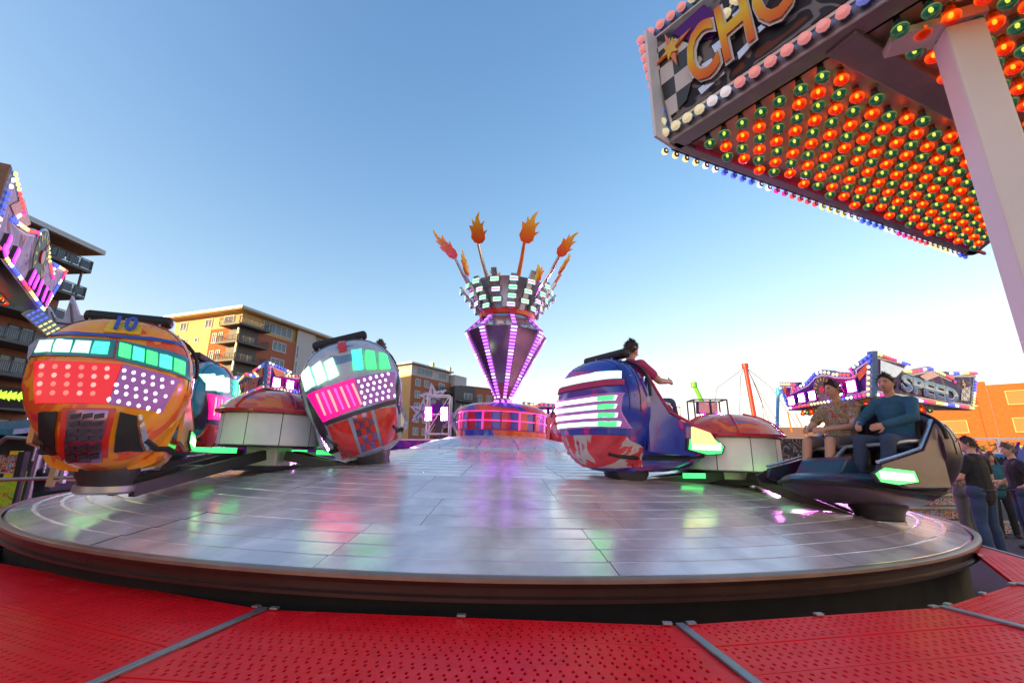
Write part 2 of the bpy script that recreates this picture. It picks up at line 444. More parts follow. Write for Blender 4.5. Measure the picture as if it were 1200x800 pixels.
M['dome'] = paint('dome_airbrush', [(0.3, (0.30, 0.02, 0.10)), (0.42, (0.70, 0.06, 0.01)), (0.55, (0.82, 0.18, 0.01)), (0.62, (0.70, 0.05, 0.02)), (0.7, (0.12, 0.16, 0.35)), (0.8, (0.05, 0.3, 0.12))], 1.5, 2.0, 0.25)
M['bodyorange'] = paint('orange_flame_body', [(0.3, (0.60, 0.03, 0.04)), (0.40, (0.75, 0.10, 0.01)), (0.5, (0.88, 0.30, 0.01)), (0.62, (0.85, 0.34, 0.01)), (0.75, (0.80, 0.40, 0.01))], 1.6, 2.0, 0.25)
M['goldbody'] = paint('gold_shell', [(0.3, (0.62, 0.24, 0.005)), (0.7, (0.72, 0.32, 0.01))], 1.0, 1.0, 0.3)
M['bodyblue'] = paint('silver_blue_body', [(0.3, (0.12, 0.16, 0.28)), (0.45, (0.35, 0.42, 0.55)), (0.55, (0.45, 0.48, 0.56)), (0.68, (0.14, 0.22, 0.38))], 1.3, 1.6, 0.25)
M['bodypink'] = paint('pink_blue_body', [(0.3, (0.02, 0.03, 0.30)), (0.46, (0.03, 0.06, 0.42)), (0.56, (0.10, 0.03, 0.32)), (0.64, (0.55, 0.02, 0.25)), (0.74, (0.62, 0.05, 0.30))], 1.1, 1.5, 0.22)
M['bodydark'] = paint('dark_violet_body', [(0.3, (0.015, 0.015, 0.02)), (0.5, (0.05, 0.02, 0.06)), (0.62, (0.02, 0.06, 0.10)), (0.75, (0.10, 0.02, 0.10))], 1.3, 1.5, 0.38, coat=0.12)
M['bodyteal'] = paint('teal_body', [(0.3, (0.02, 0.10, 0.20)), (0.5, (0.04, 0.25, 0.36)), (0.65, (0.30, 0.36, 0.42)), (0.75, (0.03, 0.16, 0.3))], 1.3, 1.5, 0.22)
M['bodyred'] = paint('red_white_body', [(0.3, (0.5, 0.02, 0.03)), (0.48, (0.62, 0.03, 0.05)), (0.55, (0.5, 0.46, 0.46)), (0.7, (0.45, 0.02, 0.10))], 1.4, 1.8, 0.22)
M['comic'] = paint('comic_art_print', [(0.25, (0.03, 0.03, 0.05)), (0.38, (0.05, 0.25, 0.40)), (0.46, (0.45, 0.45, 0.45)), (0.52, (0.55, 0.04, 0.03)), (0.58, (0.04, 0.04, 0.05)), (0.64, (0.7, 0.35, 0.03)), (0.72, (0.05, 0.12, 0.35))], 6.0, 2.5, 0.5, detail=3)
M['beach'] = gradient('beach_poster_print', [(0.0, (0.25, 0.22, 0.30)), (0.35, (0.10, 0.40, 0.62)), (0.7, (0.02, 0.22, 0.65)), (1.0, (0.02, 0.16, 0.55))], 2, 0.0, 1.7, 0.4)
M['hazard'] = checker('hazard_stripe', (0.75, 0.50, 0.02), (0.02, 0.02, 0.02), 4.0)
M['yellow'] = mat('yellow_print', (0.8, 0.5, 0.02), 0.4)
M['acid'] = paint('acid_green_print', [(0.35, (0.35, 0.6, 0.03)), (0.5, (0.6, 0.65, 0.03)), (0.6, (0.75, 0.3, 0.02)), (0.7, (0.05, 0.3, 0.05))], 3.0, 1.5, 0.4)
M['chromeblue'] = gradient('chrome_blue_letters', [(0.0, (0.01, 0.06, 0.40)), (0.45, (0.02, 0.26, 0.62)), (0.52, (0.65, 0.75, 0.8)), (1.0, (0.10, 0.45, 0.68))], 1, 0.0, 0.7)
M['fireletters'] = gradient('fire_letters', [(0.0, (0.75, 0.10, 0.01)), (0.35, (0.85, 0.32, 0.01)), (0.62, (0.85, 0.62, 0.02)), (1.0, (0.80, 0.18, 0.01))], 1, -0.02, 0.72)
M['redletters'] = mat('red_letters', (0.6, 0.03, 0.02), 0.4)
M['cranered'] = mat('crane_red', (0.55, 0.03, 0.015), 0.45)
M['craneblue'] = mat('pole_blue', (0.04, 0.30, 0.48), 0.45)
M['cranegreen'] = mat('boom_green', (0.12, 0.5, 0.03), 0.45)
M['cable'] = mat('cable', (0.10, 0.09, 0.09), 0.6)
M['seat'] = mat('black_vinyl', (0.018, 0.016, 0.018), 0.4, bump=0.15, bscale=30)
M['gauge'] = mat('gauge_face', (0.05, 0.07, 0.015), 0.35)
M['gaugeprint'] = mat('gauge_numerals', (0.55, 0.60, 0.05), 0.4)
M['brownroof'] = mat('brown_roof', (0.22, 0.12, 0.08), 0.8)
M['tan'] = mat('tan_metal', (0.5, 0.38, 0.2), 0.4, 0.4)
# ------------------------------------------------------------------ the ground
g = MB()
g.add([(-1500, -1500, 0), (1500, -1500, 0), (1500, 3000, 0), (-1500, 3000, 0)], [(0, 1, 2, 3)])
tag(g.build('ground', M['asphalt']), 'grey asphalt ground of the fairground', None, None, 'structure')

# ------------------------------------------------------------------ buildings
WIN = {}
def window(par, face, u, z, w, h, cols=2, rows=1, proud=0.07, fm='frame', pm='glass', t=0.09, label=None):
    key = (w, h, cols, rows, fm, pm, t)
    if key not in WIN:
        a = MB()
        for sx in (-1, 1): a.box((sx * (w - t) / 2, 0, 0), (t, 0.12, h))
        for sz in (-1, 1): a.box((0, 0, sz * (h - t) / 2), (w - 2 * t, 0.12, t))
        for c in range(1, cols): a.box((-w / 2 + w * c / cols, 0.005, 0), (t * 0.8, 0.10, h - 2 * t))
        for r_ in range(1, rows): a.box((0, 0.01, -h / 2 + h * r_ / rows), (w - 2 * t, 0.08, t * 0.7))
        p = MB(); p.box((0, 0.03, 0), (w - 2 * t, 0.02, h - 2 * t))
        WIN[key] = (a.mesh('window_frame', M[fm]), p.mesh('window_pane', M[pm]))
    fm_, pm_ = WIN[key]
    if face == 'R': loc, rot = (u, -proud, z), Matrix.Identity(3)
    else: loc, rot = (-proud, u, z), Matrix.Rotation(-PI / 2, 3, 'Z')
    o = inst('window', fm_, par, loc, rot)
    inst('pane', pm_, o)
    return o
def wall(par, x0, x1, y0, y1, z0, z1, m, name='wall'):
    return MB().box(((x0 + x1) / 2, (y0 + y1) / 2, (z0 + z1) / 2), (x1 - x0, y1 - y0, z1 - z0)).build(name, M[m], par)
def balcony(par, x0, x1, y0, y1, z, sides, hh=1.05, stuff=False):
    """slab with a railing of uprights along the named sides"""
    o = MB().box(((x0 + x1) / 2, (y0 + y1) / 2, z - 0.14), (x1 - x0, y1 - y0, 0.28)).build('balcony', M['balcony'], par)
    a = MB(); gl = MB()
    E_ = {'x0': ((x0 + .06, y0), (x0 + .06, y1)), 'x1': ((x1 - .06, y0), (x1 - .06, y1)), 'y0': ((x0, y0 + .06), (x1, y0 + .06)), 'y1': ((x0, y1 - .06), (x1, y1 - .06))}
    for s in sides:
        p, q = Vector((*E_[s][0], z)), Vector((*E_[s][1], z))
        n = max(2, int((q - p).length / 1.1))
        up = Vector((0, 0, 1))
        a.beam(p + up * hh, q + up * hh, 0.07, 0.07)
        a.beam(p + up * 0.12, q + up * 0.12, 0.04, 0.05)
        for i in range(n + 1):
            b = p.lerp(q, i / n); a.beam(b, b + up * hh, 0.06, 0.06, up=(1, 0, 0))
        k = int((q - p).length / 0.16)
        for i in range(k): 
            b = p.lerp(q, (i + .5) / k); a.beam(b + up * .12, b + up * hh, 0.022, 0.022, up=(1, 0, 0))
    a.build('railing', M['balcony'], o)
    return o
def dir_az(az): return Vector((math.sin(R(az)), math.cos(R(az)), 0))

# the orange corner building
K = at_y(285, 360, 70)
TOP = K.z
b1 = thing('apartment_building', 'apartment block with sunlit orange corner, dark corner balconies and flat roof', 'building', (K.x, K.y, 0), (0, 0, R(90 - 18.7)))
LL, LR = 16.8, 25.0
wall(b1, 0.0, LR, 0.0, LL, 0, TOP - 3.3, 'brickred')
wall(b1, 0.6, LR - 0.2, 0.6, LL - 0.5, TOP - 3.3, TOP - 0.5, 'cream', 'top_storey')
# sunlit side facing (local x = 0, running along +y)
wall(b1, -0.06, 0.0, 0.0, 6.3, 0, TOP - 3.3, 'brick', 'brick_panel')
wall(b1, -0.12, 0.0, 6.3, LL, 0, TOP - 3.28, 'cream', 'rendered_panel')
wall(b1, 12.0, 16.6, -0.15, 0.0, 0, TOP - 0.6, 'greyrender', 'rendered_panel')
rf = MB().box((LR / 2 - .2, LL / 2 - .2, TOP - 0.2), (LR + 1.6, LL + 1.6, 0.4)).build('roof', M['roofmetal'], b1)
rf2 = MB().box((LR / 2 - .2, LL / 2 - .2, TOP - 0.47), (LR + 1.2, LL + 1.2, 0.14)).build('roof_soffit', M['cream'], b1)
NST = 8
for k in range(NST):
    z = TOP - 4.9 - 3.0 * k
    if z < 1: break
    for u in (3.9, 5.3): window(b1, 'L', u, z, 0.95, 1.75, 2, proud=0.1)
    for u in ((9.3, 12.0) if k % 2 == 0 else (10.4,)): window(b1, 'L', u, z, 0.8, 0.8, 1, proud=0.16)
    window(b1, 'R', 8.2, z, 3.0, 1.7, 3)
    window(b1, 'R', 20.6, z, 3.0, 1.7, 3)
    for u in (12.35, 16.25): window(b1, 'R', u, z, 0.6, 2.6, 1, 2, proud=0.2)
for u, w in ((7.0, 4.6), (13.0, 1.1)): window(b1, 'L', u + 1, TOP - 1.9, 1.6, 1.6, 2, proud=-0.52)
window(b1, 'L', 3.4, TOP - 1.9, 2.2, 1.9, 2, proud=-0.52)
for u in (8.0, 20.5): window(b1, 'R', u, TOP - 1.75, 6.4, 1.9, 5, 1, proud=-0.5)
for k in range(7):
    z = TOP - 3.1 - 3.0 * k
    wall(b1, -0.09, 3.7, -0.03, 2.2, z - 2.55, z - 0.3, 'balcony', 'recess_shade')  # dark slab paints in the shade of a recess behind each balcony
    balcony(b1, -1.5, 4.6, -1.6, 2.9, z, ('x0', 'y0', 'x1', 'y1'))
MB().box((-1.2, -1.3, TOP / 2 - 2), (0.22, 0.22, TOP - 4)).build('balcony_post', M['tan'], b1)

# the middle block further off
K2 = at_y(483, 424, 108)
T2 = K2.z
b2 = thing('apartment_building', 'distant flat roofed block with pale stair tower and two chimneys behind the magenta lamp tower', 'building', (K2.x, K2.y, 0), (0, 0, R(90 - 31)))
wall(b2, 0, 15.5, 0, 12, 0, T2 - 3.2, 'brickred')
wall(b2, 0.3, 15, 0.3, 11.7, T2 - 3.2, T2 - 0.4, 'greyrender', 'top_storey')
wall(b2, -0.1, 0, 0, 12, 0, T2 - 3.15, 'cream', 'rendered_panel')
wall(b2, 15.5, 21.0, -1.2, 10, 0, T2 - 0.9, 'greyrender', 'stair_tower')
MB().box((7.5, 6, T2 - 0.2), (16.6, 13.4, 0.35)).build('roof', M['roofmetal'], b2)
for k in range(7):
    z = T2 - 4.8 - 3.0 * k
    if z < 1: break
    for u in (2.4, 5.6): window(b2, 'R', u, z, 1.9, 1.8, 2)
    window(b2, 'R', 18.2, z, 1.0, 1.2, 1, proud=1.27)
    balcony(b2, 9.2, 15.4, -1.6, 0, z - 1.2, ('x0', 'y0'))
    window(b2, 'R', 11.5, z, 2.4, 2.1, 2, proud=0.06)
window(b2, 'R', 5, T2 - 1.8, 6.0, 1.9, 4, proud=-0.22)
window(b2, 'R', 12, T2 - 1.8, 3.4, 1.9, 3, proud=-0.22)
for u in (12.0, 19.4): MB().box((u, 4, T2 + 1.0), (0.9, 0.9, 2.8)).build('chimney', M['tan'], b2)
# low brick block right behind it
K3 = at_y(541, 452, 122)
b3 = thing('apartment_building', 'low red brick block with dark balconies standing between the pale tower and the spire', 'building', (K3.x, K3.y, 0), (0, 0, R(90 - 52)))
wall(b3, 0, 11.5, 0, 8, 0, K3.z, 'brickred')
wall(b3, -3, 3.4, -1.5, 7, 0, K3.z - .4, 'balcony', 'balcony_bay')
MB().box((5.6, 4, K3.z + 0.1), (12, 8.6, 0.2)).build('roof', M['roofmetal'], b3)
for k in range(5):
    z = K3.z - 3.0 - 3.1 * k
    for u in (6.0, 9.2): window(b3, 'R', u, z, 1.6, 2.1, 2)
    window(b3, 'R', 1.2, z, 2.6, 1.6, 2, proud=1.57)
    balcony(b3, -2.6, 3.6, -2.9, -1.5, z - 1.4, ('y0', 'x1'))

# sunlit brick building at the right
K4 = at_y(1141, 452, 47)
b4 = thing('brick_building', 'sunlit orange brick building with closed blinds in white framed windows', 'building', (K4.x, K4.y, 0), (0, 0, R(-36.3)))
# local +x runs along the facade to the right, facade faces -y
Z4 = K4.z
wall(b4, 0.0, 16, 0, 10, 0, Z4, 'brick')
for x0, x1 in ((0, 0.9), (3.9, 16)): wall(b4, x0, x1, -0.02, 0.4, Z4, Z4 + (0.4 if x0 == 0 else 0.55), 'brick', 'parapet')
wall(b4, 0.85, 0.93, -0.06, 0, 0, Z4, 'brickbrown', 'downpipe')
wall(b4, -5.2, 0.0, 0.4, 8, 0, Z4 - 2.15, 'brick', 'side_wing')
MB().box((-2.65, 4.2, Z4 - 2.08), (5.3, 7.8, 0.14)).build('coping', M['cream'], b4)
for k in range(3):
    z = Z4 - 1.45 - 2.75 * k
    for u in (3.2, 6.4, 9.6): window(b4, 'R', u, z, 2.2, 1.45, 1, 1, fm='cream', pm='blind', t=0.07)
    if k: window(b4, 'R', -2.2, z, 2.1, 1.35, 1, 1, fm='cream', pm='blind', t=0.07, proud=-0.33)
    
# tower with dark balconies at the left edge
b5 = thing('apartment_building', 'tall brown block at the left edge with overhanging roof and stacked glass fronted balconies', 'building', (-49.2, 36.0, 0), (0, 0, R(-4)))
MB().box((-8.5, -2.2, 7.6), (13, 4.4, 15.2)).build('end_wall', M['brickbrown'], b5)
wall(b5, -14, 0, 0, 9, 0, 20.6, 'brickbrown')
wall(b5, -14, -0.5, 0.4, 8.6, 20.6, 23.2, 'greyrender', 'top_storey')
MB().box((-5.6, 4.2, 23.45), (17.6, 11.0, 0.5)).build('roof', M['roofmetal'], b5)
MB().box((-5.6, 4.2, 23.17), (17.0, 10.4, 0.1)).build('roof_soffit', M['brownroof'], b5)
for k in range(7):
    z = 20.9 - 3.0 * k
    balcony(b5, 0.0, 3.1, 0.6, 8.8, z, ('x1', 'y0', 'y1'))
    MB().box((2.7, 8.2, z - 1.64), (0.16, 0.16, 2.7)).build('balcony_post', M['balcony'], b5)
    for u in (2.5, 6.4):
        o = window(b5, 'L', u, z + 1.1, 2.4, 2.1, 2, fm='balcony', proud=0.0)
        o.matrix_local = Matrix.Translation((0.07, u, z + 1.1)) @ Matrix.Rotation(PI / 2, 4, 'Z')
# glass fronted panels of the upper balconies
    gp = MB()
    for j in range(6): gp.box((3.0, 1.3 + 1.37 * j, z + 0.56), (0.02, 1.25, 0.8))
    gp.build('glass_panel', M['glass'], b5)

# unseen block added behind the viewer to shade the ride from evening sun
b6 = thing('apartment_building', 'unseen long brick block added to keep the evening sun off the ride', 'building', (-36.0, -4.0, 0), (0, 0, R(-70)))
wall(b6, -22, 22, -6, 6, 0, 15.3, 'brickred')
MB().box((0, 0, 15.45), (45, 13, 0.3)).build('roof', M['roofmetal'], b6)
for k in range(5):
    for u in range(-20, 21, 4): 
        o = window(b6, 'R', u, 1.8 + 2.9 * k, 1.8, 1.6, 2)
        o.matrix_local = Matrix.Translation((u, 6.07, 1.8 + 2.9 * k)) @ Matrix.Rotation(PI, 4, 'Z')

b7 = thing('apartment_building', 'unseen long pale rendered block added to bounce warm evening sun onto the ride', 'building', (31.0, -6.0, 0), (0, 0, R(-96)))  # added out of view to return warm sunlight to the shaded ride
wall(b7, -20, 20, 0, 9, 0, 17.0, 'palerender')
MB().box((0, 4.4, 17.2), (41, 10, 0.4)).build('roof', M['roofmetal'], b7)
for k in range(5):
    for u in range(-18, 19, 4): window(b7, 'R', u, 2.2 + 3.1 * k, 1.5, 1.6, 2)

# low far roofs along the right horizon
for i, (px0, px1, py, d, lab) in enumerate(((845, 905, 506, 70, 'low brown roofed shed far off below the red mast'), (905, 985, 500, 78, 'long low brown shed far off below the blue pole'))):
    p, q = at_y(px0, py, d), at_y(px1, py, d)
    o = MB()
    o.box(((p.x + q.x) / 2, d + 3, p.z / 2), (q.x - p.x, 6, p.z))
    s = thing('distant_shed', lab, 'building', ((p.x + q.x) / 2, d + 3, 0))
    MB().box((0, 0, p.z * .36), (q.x - p.x, 6, p.z * .72)).build('wall', M['brickbrown'], s)
    MB().prism([(-3.3, 0), (3.3, 0), (0, p.z * .3)], ((p.x - q.x) / 2 - .2, 0, p.z * .72), (0, -1, 0), (0, 0, 1), q.x - p.x + .4).build('roof', M['brownroof'], s)

# ------------------------------------------------------------------ trees
def tree(px, py_top, d, rad, h, seed, label, squash=0.8):
    rnd = random.Random(seed)
    top = at_y(px, py_top, d)
    t = thing('tree', label, 'tree', (top.x, d, 0))
    tk = MB()
    zt = top.z
    cz = zt - rad * squash
    tk.path([(0, 0, 0), (0.1, 0, cz * .4), (0, 0.1, cz * .75), (0.1, 0, cz)], [0.28, 0.22, 0.16, 0.06], 8)
    for i in range(9):
        a = rnd.random() * 2 * PI; e = rnd.uniform(.2, 1.0); L = rad * rnd.uniform(.6, .95)
        p = Vector((0, 0, cz * rnd.uniform(.6, .9)))
        q = p + Vector((math.cos(a) * math.cos(e), math.sin(a) * math.cos(e), math.sin(e))) * L
        tk.path([p, p.lerp(q, .5) + Vector((0, 0, -.1)), q], [0.1, 0.06, 0.02], 5)
    tk.build('trunk', M['bark'], t)
    lf = MB()
    cl = []
    for i in range(38):
        v = Vector((rnd.gauss(0, 1), rnd.gauss(0, 1), rnd.gauss(0, 1))).normalized() * rad * rnd.uniform(.35, .95)
        v.z *= squash; cl.append((v + Vector((0, 0, cz)), rad * rnd.uniform(.16, .34)))
    for c, r_ in cl:
        for j in range(85):
            v = Vector((rnd.gauss(0, 1), rnd.gauss(0, 1), rnd.gauss(0, .8))) * r_ * .55
            p = c + v; s = rnd.uniform(.10, .2)
            a = Vector((rnd.gauss(0, 1), rnd.gauss(0, 1), rnd.gauss(0, 1))).normalized(); b = a.orthogonal().normalized()
            lf.add([p - a * s, p + b * s * .5, p + a * s, p - b * s * .5], [(0, 1, 2, 3)])
    tag(lf.build('crown', M['leaf'], t), kind='stuff')
tree(238, 444, 38, 2.2, 6, 1, 'dark bushy tree in front of the orange corner building')
tree(1148, 515, 30, 2.0, 4, 3, 'small green tree behind the white walkway railing')

# ------------------------------------------------------------------ red deck round the platter
DZ = 0.68
dc = Vector((0.10, 9.65, DZ))
inner = [(-7.6, 8.2), (-6.5, 6.2), (-4.15, 4.01), (-1.35, 2.86), (0.83, 2.62), (2.38, 2.89), (3.30, 3.36), (4.75, 4.42), (6.1, 6.0), (6.95, 8.0), (7.17, 9.9)]
inner = [(dc.x + (x - dc.x) * 1.015, dc.y + (y - dc.y) * 1.015) for x, y in inner]
inner = inner[:7] + [(4.28, 4.52)]
inner_z = [DZ] * 8
deck = thing('deck', 'red perforated steel deck round the turntable', None, (0, 0, 0))
deck['kind'] = 'structure'
def octo(cx, cy, rx, ry, n=6, a0=0.3):
    return [(cx + rx * math.cos(a0 + 2 * PI * i / n), cy + ry * math.sin(a0 + 2 * PI * i / n)) for i in range(n)]
PW = 0.265      # plank width; two rows of hole pairs in each
CU, CV = 0.050, 0.043
def plank_mesh(ua0, ub0, ua1, ub1, v0, v1, holes, proud):
    """plank between v0 and v1 whose ends run along the seams"""
    a = MB()
    th = 0.014
    z = proud
    g_ = 0.0025
    v0 += g_; v1 -= g_
    if not holes:
        a.add([(ua0, -v0, z), (ub0, -v0, z), (ub1, -v1, z), (ua1, -v1, z)], [(3, 2, 1, 0)])
    else:
        ul, ur = max(ua0, ua1) + 0.03, min(ub0, ub1) - 0.03
        n = int((ur - ul) / CU)
        if n > 0:
            e = ((ur - ul) - n * CU) / 2
            ul += e; ur = ul + n * CU
            mv = 0.012
            cv = (v1 - v0 - 2 * mv) / 6
            va, vb = v0 + mv, v1 - mv
            a.add([(ua0, -v0, z), (ul, -v0, z), (ul, -v1, z), (ua1, -v1, z)], [(3, 2, 1, 0)])
            a.add([(ur, -v0, z), (ub0, -v0, z), (ub1, -v1, z), (ur, -v1, z)], [(3, 2, 1, 0)])
            if mv > 0:
                a.add([(ul, -v0, z), (ur, -v0, z), (ur, -va, z), (ul, -va, z)], [(3, 2, 1, 0)])
                a.add([(ul, -vb, z), (ur, -vb, z), (ur, -v1, z), (ul, -v1, z)], [(3, 2, 1, 0)])
            for i in range(n):
                for j in range(6):
                    u0, w0 = ul + i * CU, va + j * cv
                    off = (0.30, 0.55, 0.34, 0.62, 0.36, 0.68)[j]
                    yy = (0.50, 0.36, 0.58, 0.40, 0.62, 0.42)[j]
                    cx, cy = u0 + CU * off, w0 + cv * yy
                    hx, hy = 0.0082, 0.0115
                    # six sided hole in a square cell
                    H6 = [(cx + hx, cy), (cx + hx * .5, cy + hy), (cx - hx * .5, cy + hy), (cx - hx, cy), (cx - hx * .5, cy - hy), (cx + hx * .5, cy - hy)]
                    Q = [(u0 + CU, w0), (u0 + CU, w0 + cv), (u0, w0 + cv), (u0, w0)]
                    vs = [(p[0], -p[1], z) for p in H6] + [(p[0], -p[1], z) for p in Q] + [(p[0] , -p[1], z - 0.006) for p in H6]
                    fs = [(0, 6, 7), (0, 7, 1), (1, 7, 8, 2), (2, 8, 3), (3, 8, 9), (3, 9, 4), (4, 9, 6, 5), (5, 6, 0)]
                    fs = [tuple(reversed(f)) for f in fs]
                    fs = [tuple(reversed(f)) for f in fs]
                    fs += [(k, (k + 1) % 6, 10 + (k + 1) % 6, 10 + k) for k in range(6)]
                    a.add(vs, fs)
        else:
            a.add([(ua0, -v0, z), (ub0, -v0, z), (ub1, -v1, z), (ua1, -v1, z)], [(3, 2, 1, 0)])
    # edges turned down
    P = [(ua0, -v0), (ub0, -v0), (ub1, -v1), (ua1, -v1)]
    for k in range(4):
        p, q = P[k], P[(k + 1) % 4]
        a.add([(p[0], p[1], z), (q[0], q[1], z), (q[0], q[1], z - th * 2), (p[0], p[1], z - th * 2)], [(0, 1, 2, 3)])
    return a
rnd = random.Random(3)
for i in range(len(inner) - 1):
    p, q = Vector((*inner[i], inner_z[i])), Vector((*inner[i + 1], inner_z[i + 1]))
    U = (q - p).normalized()
    V = Vector((U.y, -U.x, 0)).normalized()         # outward
    rp_, rq_ = (p - dc), (q - dc)
    rp_.z = rq_.z = 0
    rp_.normalize(); rq_.normalize()
    sp, sq = rp_.dot(U) / rp_.dot(V), rq_.dot(U) / rq_.dot(V)
    L = (q - p).length
    slope = 0.0
    if i == 6: sq = -3.4; L = 2.1
    nv = 8 if i < 6 else 2
    rot = Matrix((U, -V, U.cross(-V))).transposed()
    tilt = Matrix.Rotation(math.atan(-slope), 3, 'X')
    near = 1 <= i <= 6
    for k in range(nv):
        v0, v1 = k * PW, (k + 1) * PW
        ms = plank_mesh(0.022 + sp * v0, L - 0.022 + sq * v0, 0.022 + sp * v1, L - 0.022 + sq * v1, v0, v1, near and k < 6, rnd.choice((0, 0.0, 0.003)))
        o = ms.build('deck_plank', M['deck'], deck)
        o.matrix_local = Matrix.Translation(p) @ (rot @ tilt).to_4x4()
    # clips that hold the planks along the inner edge
    for f in ((0.06, L / 2, L - 0.06) if i < 6 else (L / 2,)):
        b = MB().box((f, -0.006, 0.012), (0.045, 0.028, 0.010)).build('clip', M['steel'], deck)
        b.matrix_local = Matrix.Translation(p) @ (rot @ tilt).to_4x4()
    # strip over the seam
    if i > 0:
        d = rp_
        if i <= 6:
            MB().beam(p + d * 0.0 + Vector((0, 0, .008)), p + d * (2.2 if i < 6 else .62) + Vector((0, 0, .008)), 0.042, 0.014).build('seam_strip', M['galv'], deck, bevel=0.003)
    if i == 6:
        ea, eb = p + U * 2.05 + V * .01, p + U * .42 + V * .50
        MB().beam(ea + Vector((0, 0, -.06)), eb + Vector((0, 0, -.06)), .03, .14).build('edge_fascia', M['galv'], deck)
        for f_ in (.55, .95):
            e_ = ea.lerp(eb, f_); MB().box((e_.x - .03, e_.y, DZ / 2 - .06), (.06, .06, DZ - .14)).build('leg', M['galv'], deck)
# dark frame under the deck
uf = MB()
for a in range(-100, 33, 8):
    d = Vector((math.sin(R(a)), -math.cos(R(a)), 0))
    uf.beam(Vector((dc.x, dc.y, .25)) + d * 7.3, Vector((dc.x, dc.y, .25)) + d * 9.0, .08, .3)
uf.build('underframe', M['void'], deck)

# ------------------------------------------------------------------ the turntable
PC = Vector((-0.27, 9.62, 0.81))
TILTY = -0.006
PROF = [(6.88, 0.0), (6.3, 0.10), (5.2, 0.29), (4.5, 0.44), (3.3, 0.61), (1.85, 0.80)]
def prof_z(r):
    for (r0, z0), (r1, z1) in zip(PROF, PROF[1:]):
        if r >= r1: return z0 + (z1 - z0) * (r0 - r) / (r0 - r1)
    return 0.80
TILT = 0.024
def plat_z(x, y):
    dx, dy = x - PC.x, y - PC.y
    return PC.z + prof_z(math.hypot(dx, dy)) - TILT * dx + TILTY * dy
tt = thing('turntable', 'great round ribbed aluminium turntable of the ride rising to its hub', 'turntable', PC, (TILTY, TILT, 0))
RB = [6.87, 6.05, 5.3, 4.5, 3.65, 2.75, 1.86]
NS = 24
for k in range(len(RB) - 1):
    ro, ri = RB[k] - 0.006, RB[k + 1] + 0.006
    a = MB()
    pts = []
    nr = max(2, int((ro - ri) / 0.19))
    st = (ro - ri) / nr
    pts.append((ro, prof_z(ro) - 0.02)); 
    for j in range(nr):
        r_ = ro - j * st
        pts += [(r_ - 0.012, prof_z(r_) + 0.0), (r_ - st + 0.03, prof_z(r_ - st) + 0.001), (r_ - st + 0.024, prof_z(r_ - st) + 0.005), (r_ - st + 0.008, prof_z(r_ - st) + 0.005)]
    pts.append((ri, prof_z(ri) - 0.02))
    da = 2 * PI / NS
    gap = 0.0025 / ((ro + ri) / 2)
    na = 3 if k < 3 else 2
    rs = []
    for j in range(na + 1):
        t = -da / 2 + gap + (da - 2 * gap) * j / na
        rs.append([Vector((r_ * math.cos(t), r_ * math.sin(t), z)) for r_, z in pts])
    a.rings(rs, 0, False, False, closed=False)
    me = a.mesh('tread_plate', M['alu'])
    for s_ in range(NS):
        inst('tread_plate', me, tt, (0, 0, rnd.uniform(-.002, .002)), Matrix.Rotation(da * s_ + 0.06 * (k % 2), 3, 'Z'))
MB().lathe([(6.875, -0.03), (6.88, 0.012), (6.91, 0.012), (6.93, 0.0), (6.93, -0.02)], 160).build('rim_trim', M['rimtrim'], tt)
MB().lathe([(6.93, -0.02), (6.92, -0.045), (6.90, -0.047), (6.90, -0.09), (6.925, -0.10), (6.925, -0.12), (6.84, -0.14)], 160).build('rim', M['rim'], tt)
MB().lathe([(6.85, -0.135), (6.80, -0.15), (6.79, -0.75)], 96).build('skirt', M['void'], tt)  # black sheet drawn as the shade in the gap below the rim
MB().lathe([(6.87, -0.04), (6.2, 0.05), (4.5, .38), (1.85, .75), (0.9, 1.0)], 96).build('underside', M['void'], tt)
# raised hub cover, in wedge sheets
a = MB(); da = 2 * PI / 16
rs = []
for j in range(4):
    t = -da / 2 + 0.003 + (da - 0.006) * j / 3
    rs.append([Vector((r_ * math.cos(t), r_ * math.sin(t), z)) for r_, z in ((1.88, 0.78), (1.86, 0.83), (1.4, 0.985), (0.92, 1.085), (0.9, 1.05))])
a.rings(rs, 0, False, False, closed=False)
me = a.mesh('hub_sheet', M['hubgrey'])
for s_ in range(16): inst('hub_sheet', me, tt, (0, 0, 0), Matrix.Rotation(da * s_, 3, 'Z'))

# ------------------------------------------------------------------ centre piece: turret, spire and crown
cs = thing('centre_spire', 'tall faceted violet spire with a crown of flames on a painted drum at the hub', 'ride centrepiece', PC, (0, 0.042, 0))
cs.scale = (1, 1, 0.95)
MB().lathe([(0.955, 1.03), (0.955, 1.06), (0.93, 1.06)], 64).build('drum_foot', M['black'], cs)
MB().lathe([(0.93, 1.06), (0.95, 1.08), (0.95, 1.25), (0.92, 1.26)], 64).build('drum_base', M['turret'], cs)
# drum band: curved panels in pink frames
for row, (z0, z1) in enumerate(((1.265, 1.44), (1.445, 1.62))):
    n = 16; da = 2 * PI / n; a = MB(); rs = []
    for j in range(4):
        t = -da / 2 + 0.02 + (da - 0.04) * j / 3
        rs.append([Vector((0.93 * math.cos(t), 0.93 * math.sin(t), z)) for z in (z0 + .01, z1 - .01)])
    a.rings(rs, 0, True, False, closed=False)
    me = a.mesh('drum_panel', M['turret'])
    for s_ in range(n): inst('drum_panel', me, cs, (0, 0, 0), Matrix.Rotation(da * (s_ + .5), 3, 'Z'))
for i in range(16):
    t = 2 * PI * i / 16
    MB().beam((0.94 * math.cos(t), 0.94 * math.sin(t), 1.26), (0.94 * math.cos(t), 0.94 * math.sin(t), 1.63), 0.03, 0.03, up=(math.cos(t), math.sin(t), 0)).build('mullion', M['b_pink'] if i % 2 else M['tpink'], cs)
